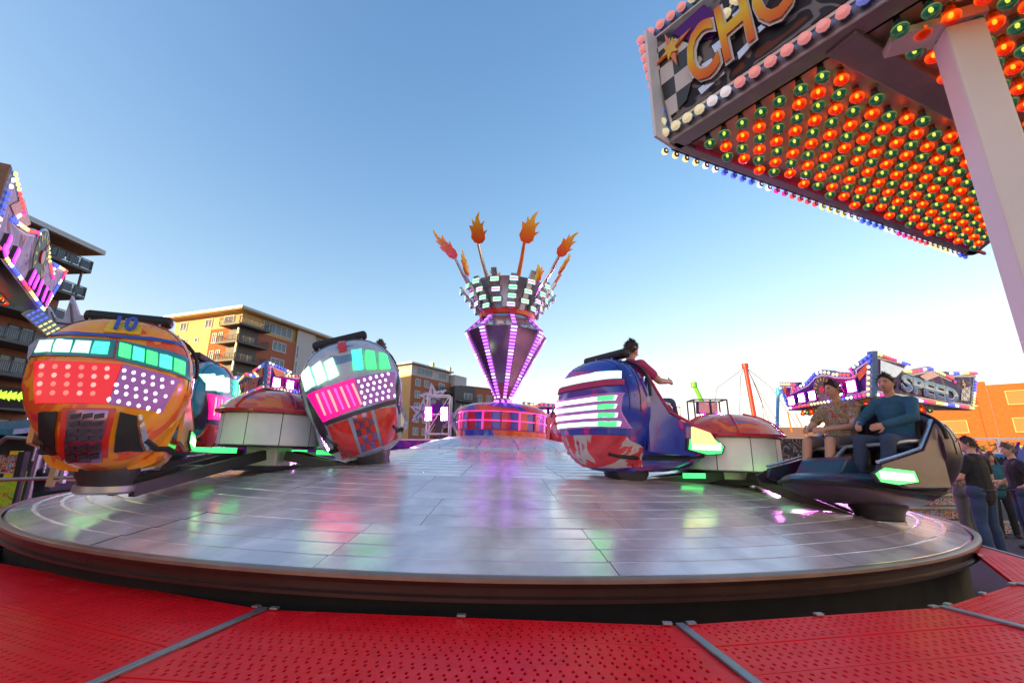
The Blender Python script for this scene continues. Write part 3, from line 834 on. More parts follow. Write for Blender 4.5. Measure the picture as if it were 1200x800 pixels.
for z in (1.258, 1.4425, 1.632):
    MB().lathe([(0.93, z - .012), (0.955, z - .012), (0.955, z + .012), (0.93, z + .012)], 64).build('trim_ring', M['b_pink'] if z > 1.3 else M['tpink'], cs)
MB().lathe([(0.915, 1.255), (0.90, 1.45), (0.915, 1.64)], 48).build('drum_core', M['mirror'], cs)
MB().lathe([(0.955, 1.644), (0.975, 1.66), (0.97, 1.69), (0.90, 1.76), (0.72, 1.83), (0.45, 1.87), (0.0, 1.88)], 64).build('drum_dome', M['turret'], cs)
MB().lathe([(0.20, 1.87), (0.20, 1.90), (0.10, 1.90), (0.09, 1.96), (0.19, 1.96), (0.19, 1.99), (0.1, 2.0)], 20).build('collar', M['mirror'], cs)
for i in range(8):
    t = 2 * PI * i / 8
    MB().ball((0.17 * math.cos(t), 0.17 * math.sin(t), 1.93), 0.035, 8).build('stud', M['violetled'], cs)
# faceted spire, eight sides
ZT, ZW, ZN = 2.0, 3.50, 3.86
RT, RW, RN = 0.15, 0.90, 0.56
PH = 0.20
def rim8(r, z, i): return Vector((r * math.cos(PH + 2 * PI * i / 8), r * math.sin(PH + 2 * PI * i / 8), z))
for i in range(8):
    a, b = rim8(RT, ZT, i), rim8(RT, ZT, i + 1); c, d = rim8(RW, ZW, i + 1), rim8(RW, ZW, i)
    MB().add([a, b, c, d], [(0, 1, 2, 3)]).build('lower_facet', M['mirror'], cs)
    e, f = rim8(RN, ZN, i + 1), rim8(RN, ZN, i)
    MB().add([d, c, e, f], [(0, 1, 2, 3)]).build('upper_facet', M['silverpanel'], cs)
    # light strip up each edge: backing with rungs
    dd = (d - a); L = dd.length; dd.normalize()
    rad = Vector((math.cos(PH + 2 * PI * i / 8), math.sin(PH + 2 * PI * i / 8), 0))
    nrm = (rad - dd * rad.dot(dd)).normalized()
    side = dd.cross(nrm)
    bk = MB()
    w0, w1 = 0.035, 0.075
    P0, P1 = a + nrm * .012, d + nrm * .012
    bk.add([P0 - side * w0, P0 + side * w0, P1 + side * w1, P1 - side * w1], [(0, 1, 2, 3)])
    bk.add([P0 - side * w0 - nrm * .05, P0 - side * w0, P1 - side * w1, P1 - side * w1 - nrm * .08], [(0, 1, 2, 3)])
    bk.add([P0 + side * w0, P0 + side * w0 - nrm * .05, P1 + side * w1 - nrm * .08, P1 + side * w1], [(0, 1, 2, 3)])
    st_ = bk.build('light_strip', M['violetlens'], cs)
    rot = Matrix((side, dd, nrm)).transposed()
    for j in range(22):
        t = (j + .5) / 22
        w = w0 + (w1 - w0) * t
        key = ('rung', j)
        if key not in WIN: WIN[key] = MB().box((0, 0, 0), (w * 1.7, 0.030, 0.02)).mesh('led_rung', M['violetwhite'] if j % 7 in (0, 6) else M['violetled'])
        inst('led_rung', WIN[key], st_, P0.lerp(P1, t) + nrm * .01, rot)
    a_, b_ = d + nrm * .02, f + rad * .02
    MB().beam(a_, b_, 0.10, 0.03, up=rad).build('upper_strip', M['violetlens'], cs)
    for j in range(3): MB().beam(a_.lerp(b_, .15 + .28 * j), a_.lerp(b_, .27 + .28 * j), 0.08, 0.045, up=rad).build('led_rung', M['violetled'], cs)
# red collar and crown
MB().lathe([(0.56, 3.86), (0.62, 3.87), (0.64, 3.98), (0.60, 4.0)], 48).build('red_collar', M['redpaint'], cs)
MB().lathe([(0.60, 3.99), (0.74, 4.25), (0.93, 4.62), (0.91, 4.62), (0.55, 4.02)], 28, smooth=False).build('crown_shell', M['silverpanel'], cs)
NC = 16
for i in range(NC):
    t = 2 * PI * i / NC + 0.12
    rad = Vector((math.cos(t), math.sin(t), 0)); side = Vector((-rad.y, rad.x, 0))
    p0 = rad * 0.62 + Vector((0, 0, 3.98)); p1 = rad * 1.10 + Vector((0, 0, 4.74 if i % 2 else 4.60))
    MB().beam(p0, p1, 0.12, 0.05, up=rad).build('crown_rib', M['silverpanel'] if i % 2 else M['steel'], cs)
    for j in range(4 if i % 2 == 0 else 3):
        f = (j + (.3 if i % 2 == 0 else .75)) / 4.0
        p = p0.lerp(p1, f) + rad * .05
        o = MB().box((0, 0, 0), (0.19, 0.05, 0.105)).build('lamp', M['silverpanel'], cs)
        rot = Matrix((side, rad, Vector((0, 0, 1)))).transposed()
        o.matrix_local = Matrix.Translation(p) @ rot.to_4x4()
        for k in range(3): MB().box((0, 0.03, -0.032 + .032 * k), (0.165, 0.012, 0.019)).build('led_bar', M['mintled'] if k != 1 else M['greenled'] if (i + j) % 3 else M['pinkled'], o)
flame = [(0, 0), (.12, .03), (.20, .14), (.19, .26), (.28, .42), (.17, .36), (.15, .50), (.21, .68), (.09, .58), (.05, .74), (.08, .95), (-.03, .80), (-.07, .62), (-.15, .74), (-.13, .52), (-.24, .54), (-.18, .34), (-.20, .18), (-.11, .04)]
fme = MB().prism(flame, (0, 0.02, 0), (1, 0, 0), (0, 0, 1), 0.04).mesh('flame_plate', M['flame'])
fm2 = MB().prism([(p[0] * .5, .06 + p[1] * .6) for p in flame], (0, 0.03, 0), (1, 0, 0), (0, 0, 1), 0.06).mesh('flame_core', M['yellow'])
for i in range(8):
    t = 2 * PI * i / 8 + 0.25
    rad = Vector((math.cos(t), math.sin(t), 0)); side = Vector((-rad.y, rad.x, 0))
    p0 = rad * 0.86 + Vector((0, 0, 4.6)); p1 = rad * 1.27 + Vector((0, 0, 5.26))
    ar = MB().path([p0, p0.lerp(p1, .5) + rad * .03, p1], [0.05, 0.04, 0.035], 8).build('flame_arm', M['silverpanel'] if i % 3 else M['orangepaint'], cs)
    up = (p1 - p0).normalized()
    nr = side.cross(up)
    tw_ = Matrix.Rotation(rnd.uniform(-.5, .5), 3, 'Z') @ Matrix.Rotation(rnd.uniform(-.3, .3), 3, 'X') @ Matrix.Rotation(rnd.uniform(-.25, .25), 3, 'Y')
    o = inst('flame_plate', fme, cs, p1, Matrix((side, -nr, up)).transposed() @ tw_, rnd.uniform(.72, .88))
    inst('flame_core', fm2, o)
# ------------------------------------------------------------------ four armed hubs that carry the cars
def spider(x, y, label, arms, sink=0.0):
    z = plat_z(x, y) - sink
    t = thing('spider_hub', label, 'ride hub', (x, y, z), (0, TILT, 0), 'four armed car hubs on the turntable')
    MB().box((0, 0, 0.16 + sink / 2), (0.42, 0.42, 0.32 - sink)).build('pedestal', M['white'], t, bevel=0.02)
    MB().lathe([(0.5, sink), (0.46, sink + 0.05), (0.3, sink + 0.06)], 32).build('base_plate', M['darksteel'], t)
    n = 10; da = 2 * PI / n
    for s_ in range(n):
        a = MB(); rs = []
        for j in range(5):
            a_ = da * s_ - da / 2 + 0.008 + (da - 0.016) * j / 4
            rs.append([Vector((q * math.cos(a_), q * math.sin(a_), zz)) for q, zz in ((0.60, 0.30), (0.64, 0.32), (0.64, 0.70), (0.62, 0.72))])
        a.rings(rs, 0, True, False, closed=False)
        a.build('drum_panel', M['white'], t)
    MB().lathe([(0.60, 0.29), (0.62, 0.30), (0.62, 0.71), (0.3, 0.72)], 40).build('drum', M['darksteel'], t)
    MB().lathe([(0.66, 0.72), (0.71, 0.725), (0.72, 0.755), (0.69, 0.775)], 48).build('rim_ring', M['redpaint'], t)
    MB().lathe([(0.69, 0.775), (0.60, 0.88), (0.45, 0.97), (0.25, 1.03), (0.0, 1.05)], 48).build('dome', M['dome'], t)
    for k in range(6):
        a_ = 2 * PI * k / 6 + .3
        p = [Vector((q * math.cos(a_), q * math.sin(a_), zz)) for q, zz in ((0.70, 0.782), (0.605, 0.892), (0.455, 0.982), (0.25, 1.042))]
        MB().path(p, 0.012, 5).build('dome_seam', M['redpaint'], t)
    for k, (dx, dy, dz) in enumerate(arms):
        d = Vector((dx - x, dy - y, 0)); L = d.length; d.normalize()
        sd = Vector((-d.y, d.x, 0))
        a = MB()
        zt = dz - z - 0.10
        for s_ in (-1, 1):
            p0 = d * 0.30 + sd * 0.17 * s_ + Vector((0, 0, 0.19 + sink * .4)); p1 = d * (L - .15) + sd * 0.12 * s_ + Vector((0, 0, zt))
            a.beam(p0, p1, 0.07, 0.12)
            for f in (.3, .6): 
                q = p0.lerp(p1, f); r_ = (d * 0.30 - sd * 0.17 * s_ + Vector((0, 0, .19))).lerp(d * (L - .15) - sd * 0.12 * s_ + Vector((0, 0, zt)), f + .14)
                a.tube(q, r_, 0.018, n=6)
        arm = a.build('arm', M['darksteel'], t)
        MB().lathe([(0.20, 0), (0.22, .02), (0.22, .07), (.16, .09), (.1, .11)], 24, c=d * L + Vector((0, 0, zt - .02)), caps=True).build('pivot', M['steel'], arm)
        MB().box(d * (L * .52) + Vector((0, 0, 0.21 + (zt - .19) * .5)), (.3, .3, .05), rot=frame_from((0, 0, 1), d)).build('arm_cover', M['steel'], arm)
        MB().box(d * (L * .5) + sd * .24 + Vector((0, 0, .24)), (.34, .015, .06), rot=frame_from((0, 0, 1), d)).build('arm_light', M['greenled'], arm)
    return t

# ------------------------------------------------------------------ the cars
SEC = [  # y, half width, z bottom, z top, exponent
    (-0.80, 0.30, 0.50, 1.12, 2.2), (-0.765, 0.54, 0.28, 1.32, 2.3), (-0.66, 0.69, 0.16, 1.43, 2.5), (-0.48, 0.745, 0.10, 1.50, 2.6), (-0.30, 0.75, 0.08, 1.49, 2.6),
    (-0.22, 0.735, 0.08, 1.42, 2.6), (-0.20, 0.73, 0.08, 0.52, 3.2), (0.45, 0.72, 0.09, 0.50, 3.0), (0.85, 0.63, 0.13, 0.50, 2.6), (1.15, 0.48, 0.19, 0.47, 2.4), (1.36, 0.28, 0.26, 0.42, 2.2), (1.44, 0.10, 0.31, 0.37, 2.0)]
NP = 36
def wf(z):
    k = max(0.0, min(1.0, (z - .10) / .78)); return .72 + .28 * k * k * (3 - 2 * k)
def section(y, w, zb, zt, e):
    out = []
    for i in range(NP):
        a = 2 * PI * i / NP
        c, s = math.cos(a), math.sin(a)
        z = (zb + zt) / 2 + (zt - zb) / 2 * math.copysign(abs(s) ** (2 / e), s)
        out.append(Vector((w * wf(z) * math.copysign(abs(c) ** (2 / e), c), y, z)))
    return out
body_mb = MB()
body_mb.rings([section(*q) for q in SEC], 0, True, True)
bvh = BVHTree.FromPolygons([Vector(v) for v in body_mb.v], body_mb.f)
def rear(x, z, off=0.0):
    """point on the tail of the car shell at x, z, and the normal there"""
    h = bvh.ray_cast(Vector((x, -3, z)), Vector((0, 1, 0)))
    if h[0] is None or h[0].y > -.15: 
        return Vector((x, -0.2 - off, z)), Vector((math.copysign(1, x), -.3, 0)).normalized()
    n = h[1]
    if n.y > 0: n = -n
    return h[0] + n * off, n
def patch(poly_fn, nu, nv, off):
    """sheet laid on the tail; poly_fn(u, v) gives (x, z)"""
    a = MB()
    nu *= 2; nv *= 2; off += .008
    rows = [[rear(*poly_fn(i / nu, j / nv), off)[0] for i in range(nu + 1)] for j in range(nv + 1)]
    a.rings(rows, 0, True, False, closed=False)
    lo = [p + Vector((0, .03, 0)) for p in rows[0]]
    # edge turned in so the sheet has depth
    edge = rows[0] + [r[-1] for r in rows[1:]] + rows[-1][-2::-1] + [r[0] for r in rows[-2:0:-1]]
    ins = [p + Vector((0, off + .02, 0)) for p in edge]
    n = len(edge)
    a.add(edge + ins, [(i, (i + 1) % n, n + (i + 1) % n, n + i) for i in range(n)])
    return a
def bil(q):
    (a, b, c, d) = q      # bottom-left, bottom-right, top-right, top-left
    return lambda u, v: ((a[0] * (1 - u) + b[0] * u) * (1 - v) + (d[0] * (1 - u) + c[0] * u) * v, (a[1] * (1 - u) + b[1] * u) * (1 - v) + (d[1] * (1 - u) + c[1] * u) * v)
def text_mesh(name, s, size, extrude, mat_, shear=0.0, offset=0.0, res=3):
    cu = bpy.data.curves.new('lettering', 'FONT'); cu.body = s; cu.size = size; cu.extrude = extrude; cu.shear = shear; cu.offset = offset
    cu.resolution_u = res; cu.align_x = 'CENTER'; cu.align_y = 'CENTER'
    o = bpy.data.objects.new('lettering', cu); C.objects.link(o)
    dg = bpy.context.evaluated_depsgraph_get()
    me = bpy.data.meshes.new_from_object(o.evaluated_get(dg)); me.name = name
    bpy.data.objects.remove(o); bpy.data.curves.remove(cu)
    me.materials.clear()
    for q in (mat_ if isinstance(mat_, list) else [mat_]): me.materials.append(q)
    return me
dot_me = {}
def dots(par, pts, r, m, off=0.012):
    if (r, m) not in dot_me: dot_me[(r, m)] = MB().ball((0, 0, 0), (r, r, r * .6), 8).mesh('led', M[m])
    for x, z in pts:
        p, n = rear(x, z, off)
        mm = m + 'dim' if rnd.random() < .28 else m
        if (r, mm) not in dot_me: dot_me[(r, mm)] = MB().ball((0, 0, 0), (r, r, r * .6), 8).mesh('led', M[mm])
        inst('led', dot_me[(r, mm)], par, p, frame_from(n))
def car(loc, yaw, roll, pitch, label, P, scl=(.85, .88, 1.0), details=True):
    t = thing('ride_car', label, 'ride car', loc, (pitch, roll, yaw), 'ride cars on the turntable')
    t.scale = scl
    o = bpy.data.objects.new('body', body_mb.mesh('body', M[P['body']])); C.objects.link(o); o.parent = t
    for y_, w_, zb_, zt_, e_ in ((-0.56, .722, .125, 1.47, 2.55), (-0.40, .748, .09, 1.497, 2.6)):
        MB().path([q_ + (q_ - Vector((0, q_.y, .78))).normalized() * .002 for q_ in section(y_, w_, zb_, zt_, e_)[:NP // 2 + 1]], 0.0045, 4).build('panel_seam', M['black'], t)
    bo = MB()
    for q_ in section(-0.48, 0.745, 0.10, 1.50, 2.6)[1:NP // 2:2]: bo.ball(q_, .012, 6)
    tag(bo.build('bolts', M['steel'], t), kind='stuff')
    # dark shell edge round the seat tower, bumper ring low round the hull
    MB().path([p + (p - Vector((0, p.y, .75))).normalized() * .012 for p in section(-0.24, 0.745, 0.5, 1.46, 2.6)[:NP // 2 + 1]], 0.022, 6).build('shell_edge', M['black'], t)
    ring = []
    for y, w, zb, zt, e in SEC[2:11]: zr_ = zb + (min(zt, .5) - zb) * .45; tt_ = abs(zr_ - (zb + zt) / 2) / ((zt - zb) / 2); ring.append(Vector((w * wf(zr_) * (1 - tt_ ** e) ** (1 / e) + .014, y, zr_)))
    ring = ring + [Vector((0, 1.47, .34))] + [Vector((-p.x, p.y, p.z)) for p in reversed(ring)]
    MB().path(ring, 0.028, 6).build('bumper', M['black'], t)
    # cockpit: rim, seat, back cushion, headrests, lap bar
    MB().box((0, -0.02, 0.56), (1.16, 0.46, 0.16)).build('seat', M['seat'], t, bevel=0.05)
    for sx in (-1, 1):
        MB().box((0.29 * sx, -0.20, 0.95), (0.54, 0.12, 0.74), rot=Matrix.Rotation(R(9), 3, 'X')).build('back_cushion', M['seat'], t, bevel=0.05)
        # side cheek sweeping from the tower down to the nose
        pl = [(-0.22, 0.34), (-0.22, 1.22), (-0.05, 1.02), (0.15, 0.80), (0.55, 0.68), (0.98, 0.56), (1.05, 0.42), (0.6, 0.30)]
        a = MB()
        a.prism(pl, (0.665 * sx + 0.02, 0, 0), (0, 1, 0), (0, 0, 1), 0.05)
        a.build('side_panel', M[P['side']], t, bevel=0.012)
        MB().path([(0.67 * sx, y, z) for y, z in ((-0.2, 1.25), (-0.03, 1.05), (0.17, 0.83), (0.56, 0.71), (0.99, 0.59))], 0.022, 6).build('side_trim', M[P['trim']], t)
        # lamp unit at the nose side: dark housing, green lens frame, bright cells
        xo = 0.69 * sx + (0.02 if sx > 0 else 0.0)
        sh = [(0.40, 0.38), (0.44, 0.52), (1.0, 0.53), (1.19, 0.44), (1.12, 0.34), (0.8, 0.32)]
        cx_, cz_ = 0.83, 0.43
        def lampshape(k): return [(cx_ + (y - cx_) * k, cz_ + (z - cz_) * k) for y, z in sh]
        hs_ = MB().prism(lampshape(1.0), (xo, 0, 0), (0, 1, 0), (0, 0, 1), 0.03).build('nose_lamp', M['darksteel'], t, bevel=.006)
        MB().prism(lampshape(.90), (xo + (.004 if sx > 0 else -.034), 0, 0), (0, 1, 0), (0, 0, 1), 0.004 * -1 if sx < 0 else .004).build('lens_frame', M['greenled'], hs_)
        for k in range(4):
            y0 = .50 + .15 * k
            MB().prism([(y0, .385), (y0 + .02, .475), (y0 + .14, .475), (y0 + .13, .385)], (xo + (.010 if sx > 0 else -.040), 0, 0), (0, 1, 0), (0, 0, 1), .006 if sx > 0 else -.006).build('lamp_cell', M['limecore'], hs_)
    MB().box((0, -0.30, 1.55), (0.86, 0.17, 0.11)).build('headrest', M['black'], t, bevel=0.045)
    for sx in (-.3, .3): MB().tube((sx, -0.3, 1.40), (sx, -0.3, 1.52), 0.02).build('headrest_stem', M['steel'], t)
    MB().path([(-0.62, -0.05, 0.95), (-0.60, 0.25, 0.92), (-0.5, 0.40, 0.88), (0.5, 0.40, 0.88), (0.60, 0.25, 0.92), (0.62, -0.05, 0.95)], 0.028, 8).build('lap_bar', M[P.get('bar', 'steel')], t)
    MB().path([(0, 0.40, 0.88), (0, 0.62, 0.70), (0, 0.75, 0.48)], 0.025, 8).build('lap_bar_stem', M['steel'], t)
    # windscreen fin on the nose
    MB().prism([(0.62, 0.45), (0.72, 0.72), (0.86, 0.66), (1.02, 0.46)], (0.27, 0, 0), (0, 1, 0), (0, 0, 1), 0.54).build('dashboard', M[P['side']], t, bevel=0.03)
    MB().lathe([(0.24, -0.10), (0.26, 0.0), (0.3, 0.06), (0.3, 0.13)], 24, caps=True).build('mount', M['darksteel'], t)
    if not details: return t
    if P['style'] == 'band':
        for i in range(4):
            x0 = -0.62 + i * 0.155
            patch(bil(((x0, 1.06 - .0 * i), (x0 + .135, 1.06), (x0 + .135, 1.17), (x0 + .01, 1.17))), 3, 1, .02).build('light_cell', M['mintled'] if i < 3 else M['aqualed'], t)
        patch(bil(((-0.70, 1.03), (0.03, 1.03), (0.03, 1.20), (-0.66, 1.20))), 8, 2, .01).build('light_band', M['tealpaint'], t)
        patch(bil(((0.05, 1.02), (0.72, 0.90), (0.66, 1.12), (0.05, 1.20))), 8, 2, .01).build('light_band', M['tealpaint'], t)
        for i in range(5):
            x0 = 0.08 + i * 0.122; dz = -0.025 * i
            patch(bil(((x0, 1.05 + dz), (x0 + .10, 1.03 + dz), (x0 + .085, 1.155 + dz), (x0 - .015, 1.175 + dz))), 3, 1, .02).build('light_cell', M['aqualed'] if i % 2 else M['greenled'], t)
        patch(bil(((-0.68, 1.225), (0.66, 1.225), (0.64, 1.255), (-0.66, 1.255))), 10, 1, .012).build('pinstripe', M['bluepaint'], t)
        # lens panel, red half and white half
        patch(bil(((-0.50, 0.62), (0.06, 0.62), (0.12, 0.98), (-0.60, 0.98))), 8, 4, .012).build('lens_panel', M['redlens'], t)
        patch(bil(((0.07, 0.62), (0.52, 0.56), (0.64, 0.88), (0.13, 0.98))), 8, 4, .012).build('lens_panel', M['violetlens'], t)
        dots(t, [(-0.52 + .105 * i + .01 * j, 0.93 - .075 * j) for j in range(4) for i in range(6 - (j > 1))], .028, 'redled')
        dots(t, [(0.15 + .085 * i + (.03 if j % 2 else 0) - .02 * j, 0.92 - .066 * j - .016 * i) for j in range(5) for i in range(6 - (j % 2))], .024, 'whiteled')
        # lower recess with ribbed column between two gold flares
        patch(bil(((-0.26, 0.18), (0.12, 0.18), (0.14, 0.58), (-0.28, 0.58))), 6, 4, .012).build('grille_panel', M['redpaint'], t)
        patch(bil(((-0.21, 0.16), (0.07, 0.16), (0.09, 0.56), (-0.23, 0.56))), 6, 4, .02).build('grille_back', M['mirror'], t)
        for j in range(6):
            z0 = 0.18 + j * .062
            for i in range(3):
                x0 = -0.20 + i * .092
                patch(bil(((x0, z0), (x0 + .075, z0 + .012), (x0 + .075, z0 + .045), (x0, z0 + .033))), 2, 1, .035).build('grille_tooth', M['darksteel'], t)
        for q in (((-0.44, 0.24), (-0.30, 0.22), (-0.32, 0.55), (-0.46, 0.55)), ((0.17, 0.22), (0.38, 0.24), (0.32, 0.52), (0.18, 0.55))):
            patch(bil(q), 5, 4, .012).build('dark_flare', M['black'], t)
        patch(bil(((0.40, 0.24), (0.45, 0.26), (0.37, 0.53), (0.335, 0.53))), 2, 4, .014).build('grey_stripe', M['silverpanel'], t)
    elif P['style'] == 'fan':
        for i in range(3):
            x0 = -0.66 + i * .175
            patch(bil(((x0 + .03, 0.97 + .02 * i), (x0 + .18, 1.0 + .02 * i), (x0 + .155, 1.24 + .01 * i), (x0 + .02, 1.19 + .02 * i))), 3, 2, .02).build('light_cell', M['mintled'], t)
        for i in range(3):
            x0 = 0.08 + i * .19
            patch(bil(((x0, 1.05 - .03 * i), (x0 + .14, 1.03 - .03 * i), (x0 + .19 - .02 * i, 1.27 - .06 * i), (x0 + .05, 1.29 - .05 * i))), 3, 2, .02).build('light_cell', M['greenled'] if i else M['aqualed'], t)
        patch(bil(((-0.05, 1.30), (0.07, 1.30), (0.08, 1.455), (-0.04, 1.455))), 2, 3, .012).build('red_stripe', M['redpaint'], t)
        patch(bil(((-0.50, 0.58), (0.04, 0.62), (0.06, 0.96), (-0.62, 0.93))), 8, 4, .012).build('lens_panel', M['pinklens'], t)
        patch(bil(((0.05, 0.62), (0.54, 0.60), (0.66, 0.92), (0.07, 0.96))), 8, 4, .012).build('lens_panel', M['violetlens'], t)
        for i in range(7):
            x0 = -0.52 + .085 * i
            patch(bil(((x0 + .06, 0.64), (x0 + .085, 0.64), (x0 + .045, 0.90), (x0 + .01, 0.90))), 1, 4, .024).build('light_bar', M['pinkled'] if i % 2 else M['redled'], t)
        dots(t, [(0.11 + .088 * i + (.03 if j % 2 else 0), 0.905 - .066 * j) for j in range(5) for i in range(6 - (j % 2))], .027, 'whiteled')
        for q, m in ((((-0.42, 0.14), (-0.14, 0.14), (-0.17, 0.52), (-0.46, 0.52)), 'redpaint'), (((0.20, 0.14), (0.46, 0.18), (0.52, 0.52), (0.22, 0.54)), 'redpaint')):
            patch(bil(q), 5, 4, .014).build('rear_panel', M[m], t)
        for j in range(5):
            for i in range(4):
                x0, z0 = -0.105 + i * .068, 0.15 + j * .078
                patch(bil(((x0, z0), (x0 + .066, z0), (x0 + .066, z0 + .075), (x0, z0 + .075))), 1, 1, .014).build('check_square', M['redpaint'] if (i + j) % 2 else M['mirror'], t)
        for q in (((-0.62, 0.42), (-0.49, 0.44), (-0.50, 0.56), (-0.64, 0.90)), ((0.56, 0.44), (0.66, 0.50), (0.70, 0.88), (0.58, 0.62)), ((-0.47, 0.53), (0.54, 0.55), (0.56, 0.60), (-0.50, 0.575))):
            patch(bil(q), 5, 3, .01).build('dark_frame', M['bodydark'], t)
    elif P['style'] == 'stripes':
        patch(bil(((-0.70, 1.16), (0.62, 1.16), (0.58, 1.25), (-0.66, 1.25))), 10, 2, .02).build('light_band', M['mintled'], t)
        patch(bil(((-0.70, 1.08), (0.66, 1.08), (0.64, 1.15), (-0.69, 1.15))), 10, 2, .014).build('pinstripe', M['tpink'], t)
        for j in range(4):
            z0 = 0.62 + j * .095
            patch(bil(((-0.62, z0), (0.62, z0), (0.64, z0 + .05), (-0.64, z0 + .05))), 12, 1, .02).build('light_bar', M['whiteled'] if j % 2 else M['mintled'], t)
            patch(bil(((0.40, z0), (0.60, z0), (0.62, z0 + .05), (0.41, z0 + .05))), 3, 1, .026).build('light_cell', M['greenled'], t)
        patch(bil(((-0.66, 0.60), (0.66, 0.60), (0.68, 0.99), (-0.68, 0.99))), 12, 4, .01).build('lens_panel', M['violetlens'], t)
        patch(bil(((-0.5, 0.16), (0.5, 0.16), (0.6, 0.52), (-0.6, 0.52))), 10, 4, .012).build('rear_panel', M['redlens'] if P.get('lit') else M['bodyred'], t)
        for sx in (-1, 1):
            MB().prism([(0.50, 0.44), (0.52, 0.66), (0.86, 0.60), (1.0, 0.46)], (0.72 * sx + (.02 if sx > 0 else .01), 0, 0), (0, 1, 0), (0, 0, 1), .03).build('amber_lamp', M['b_yellow'], t)
    if P.get('number'):
        me = text_mesh('number', P['number'], 0.24, 0.006, M['bluepaint'], 0.0, 0.006)
        p, n = rear(0.06, 1.345, 0.03)
        n = Vector((0, -0.85, 0.5)).normalized()
        patch(bil(((-0.10, 1.27), (0.22, 1.27), (0.20, 1.40), (-0.08, 1.40))), 4, 2, .012).build('number_plate', M['yellow'], t)
        inst('number', me, t, p + n * .012, frame_from(n, (1, 0, 0)))
    return t
P_or = dict(body='bodyorange', side='goldbody', trim='redpaint', style='band', number='10')
P_bl = dict(body='bodyblue', side='bodyblue', trim='black', style='fan')
P_pk = dict(body='bodypink', side='bodypink', trim='tpink', style='stripes', lit=0)
P_dk = dict(body='bodydark', side='bodydark', trim='silverpanel', style='band')
P_te = dict(body='bodyteal', side='bodyteal', trim='steel', style='fan')
P_rd = dict(body='bodyred', side='bodyred', trim='white', style='stripes')
CARS = [
    # x, y, z, yaw, roll, pitch, label, palette
    ((-3.71, 4.25, 1.29), R(30), R(-2), R(-4), 'orange and yellow ride car numbered 10 with red and white lens panel, at the left', P_or),
    ((-1.90, 6.3, 1.43), R(16), R(-19), R(-2), 'silver blue ride car leaning over, with fan of green lights above its pink lens panel', P_bl),
    ((1.38, 5.6, 1.24), R(-60), R(1), R(-1), 'pink and deep blue ride car with four white light bars, right of the spire', P_pk),
    ((3.92, 5.05, 0.93), R(112), R(3), R(4), 'dark ride car carrying two riders with green light along its nose', P_dk),
    ((-5.1, 6.75, 1.42), R(100), R(4), R(0), 'teal ride car partly hidden behind the orange car', P_te),
    ((1.15, 11.8, 1.36), R(40), R(14), R(0), 'small red and white ride car far side of the platter just right of the drum', P_rd),
]
for i_, (loc, yaw, roll, pitch, lab, P) in enumerate(CARS): car(loc, yaw, roll, pitch, lab, P, {0: (.77, .86, .95), 1: (.84, .88, 1.1), 2: (.86, .9, .94), 3: (.86, .86, .74)}.get(i_, (.84, .88, 1.0)))
spider(-3.32, 6.25, 'white drummed car hub with orange dome, between the orange and the silver blue car', [CARS[0][0], CARS[1][0], CARS[4][0], (-2.9, 8.0, 1.6)])
spider(2.90, 6.2, 'car hub with white drum and red painted dome, between the pink and the dark car', [CARS[2][0], CARS[3][0], (4.3, 7.5, 1.15), (2.4, 8.0, 1.4)], sink=.14)
spider(2.9, 12.6, 'far car hub behind the pink car', [CARS[5][0], (4.4, 13.2, 1.5)])
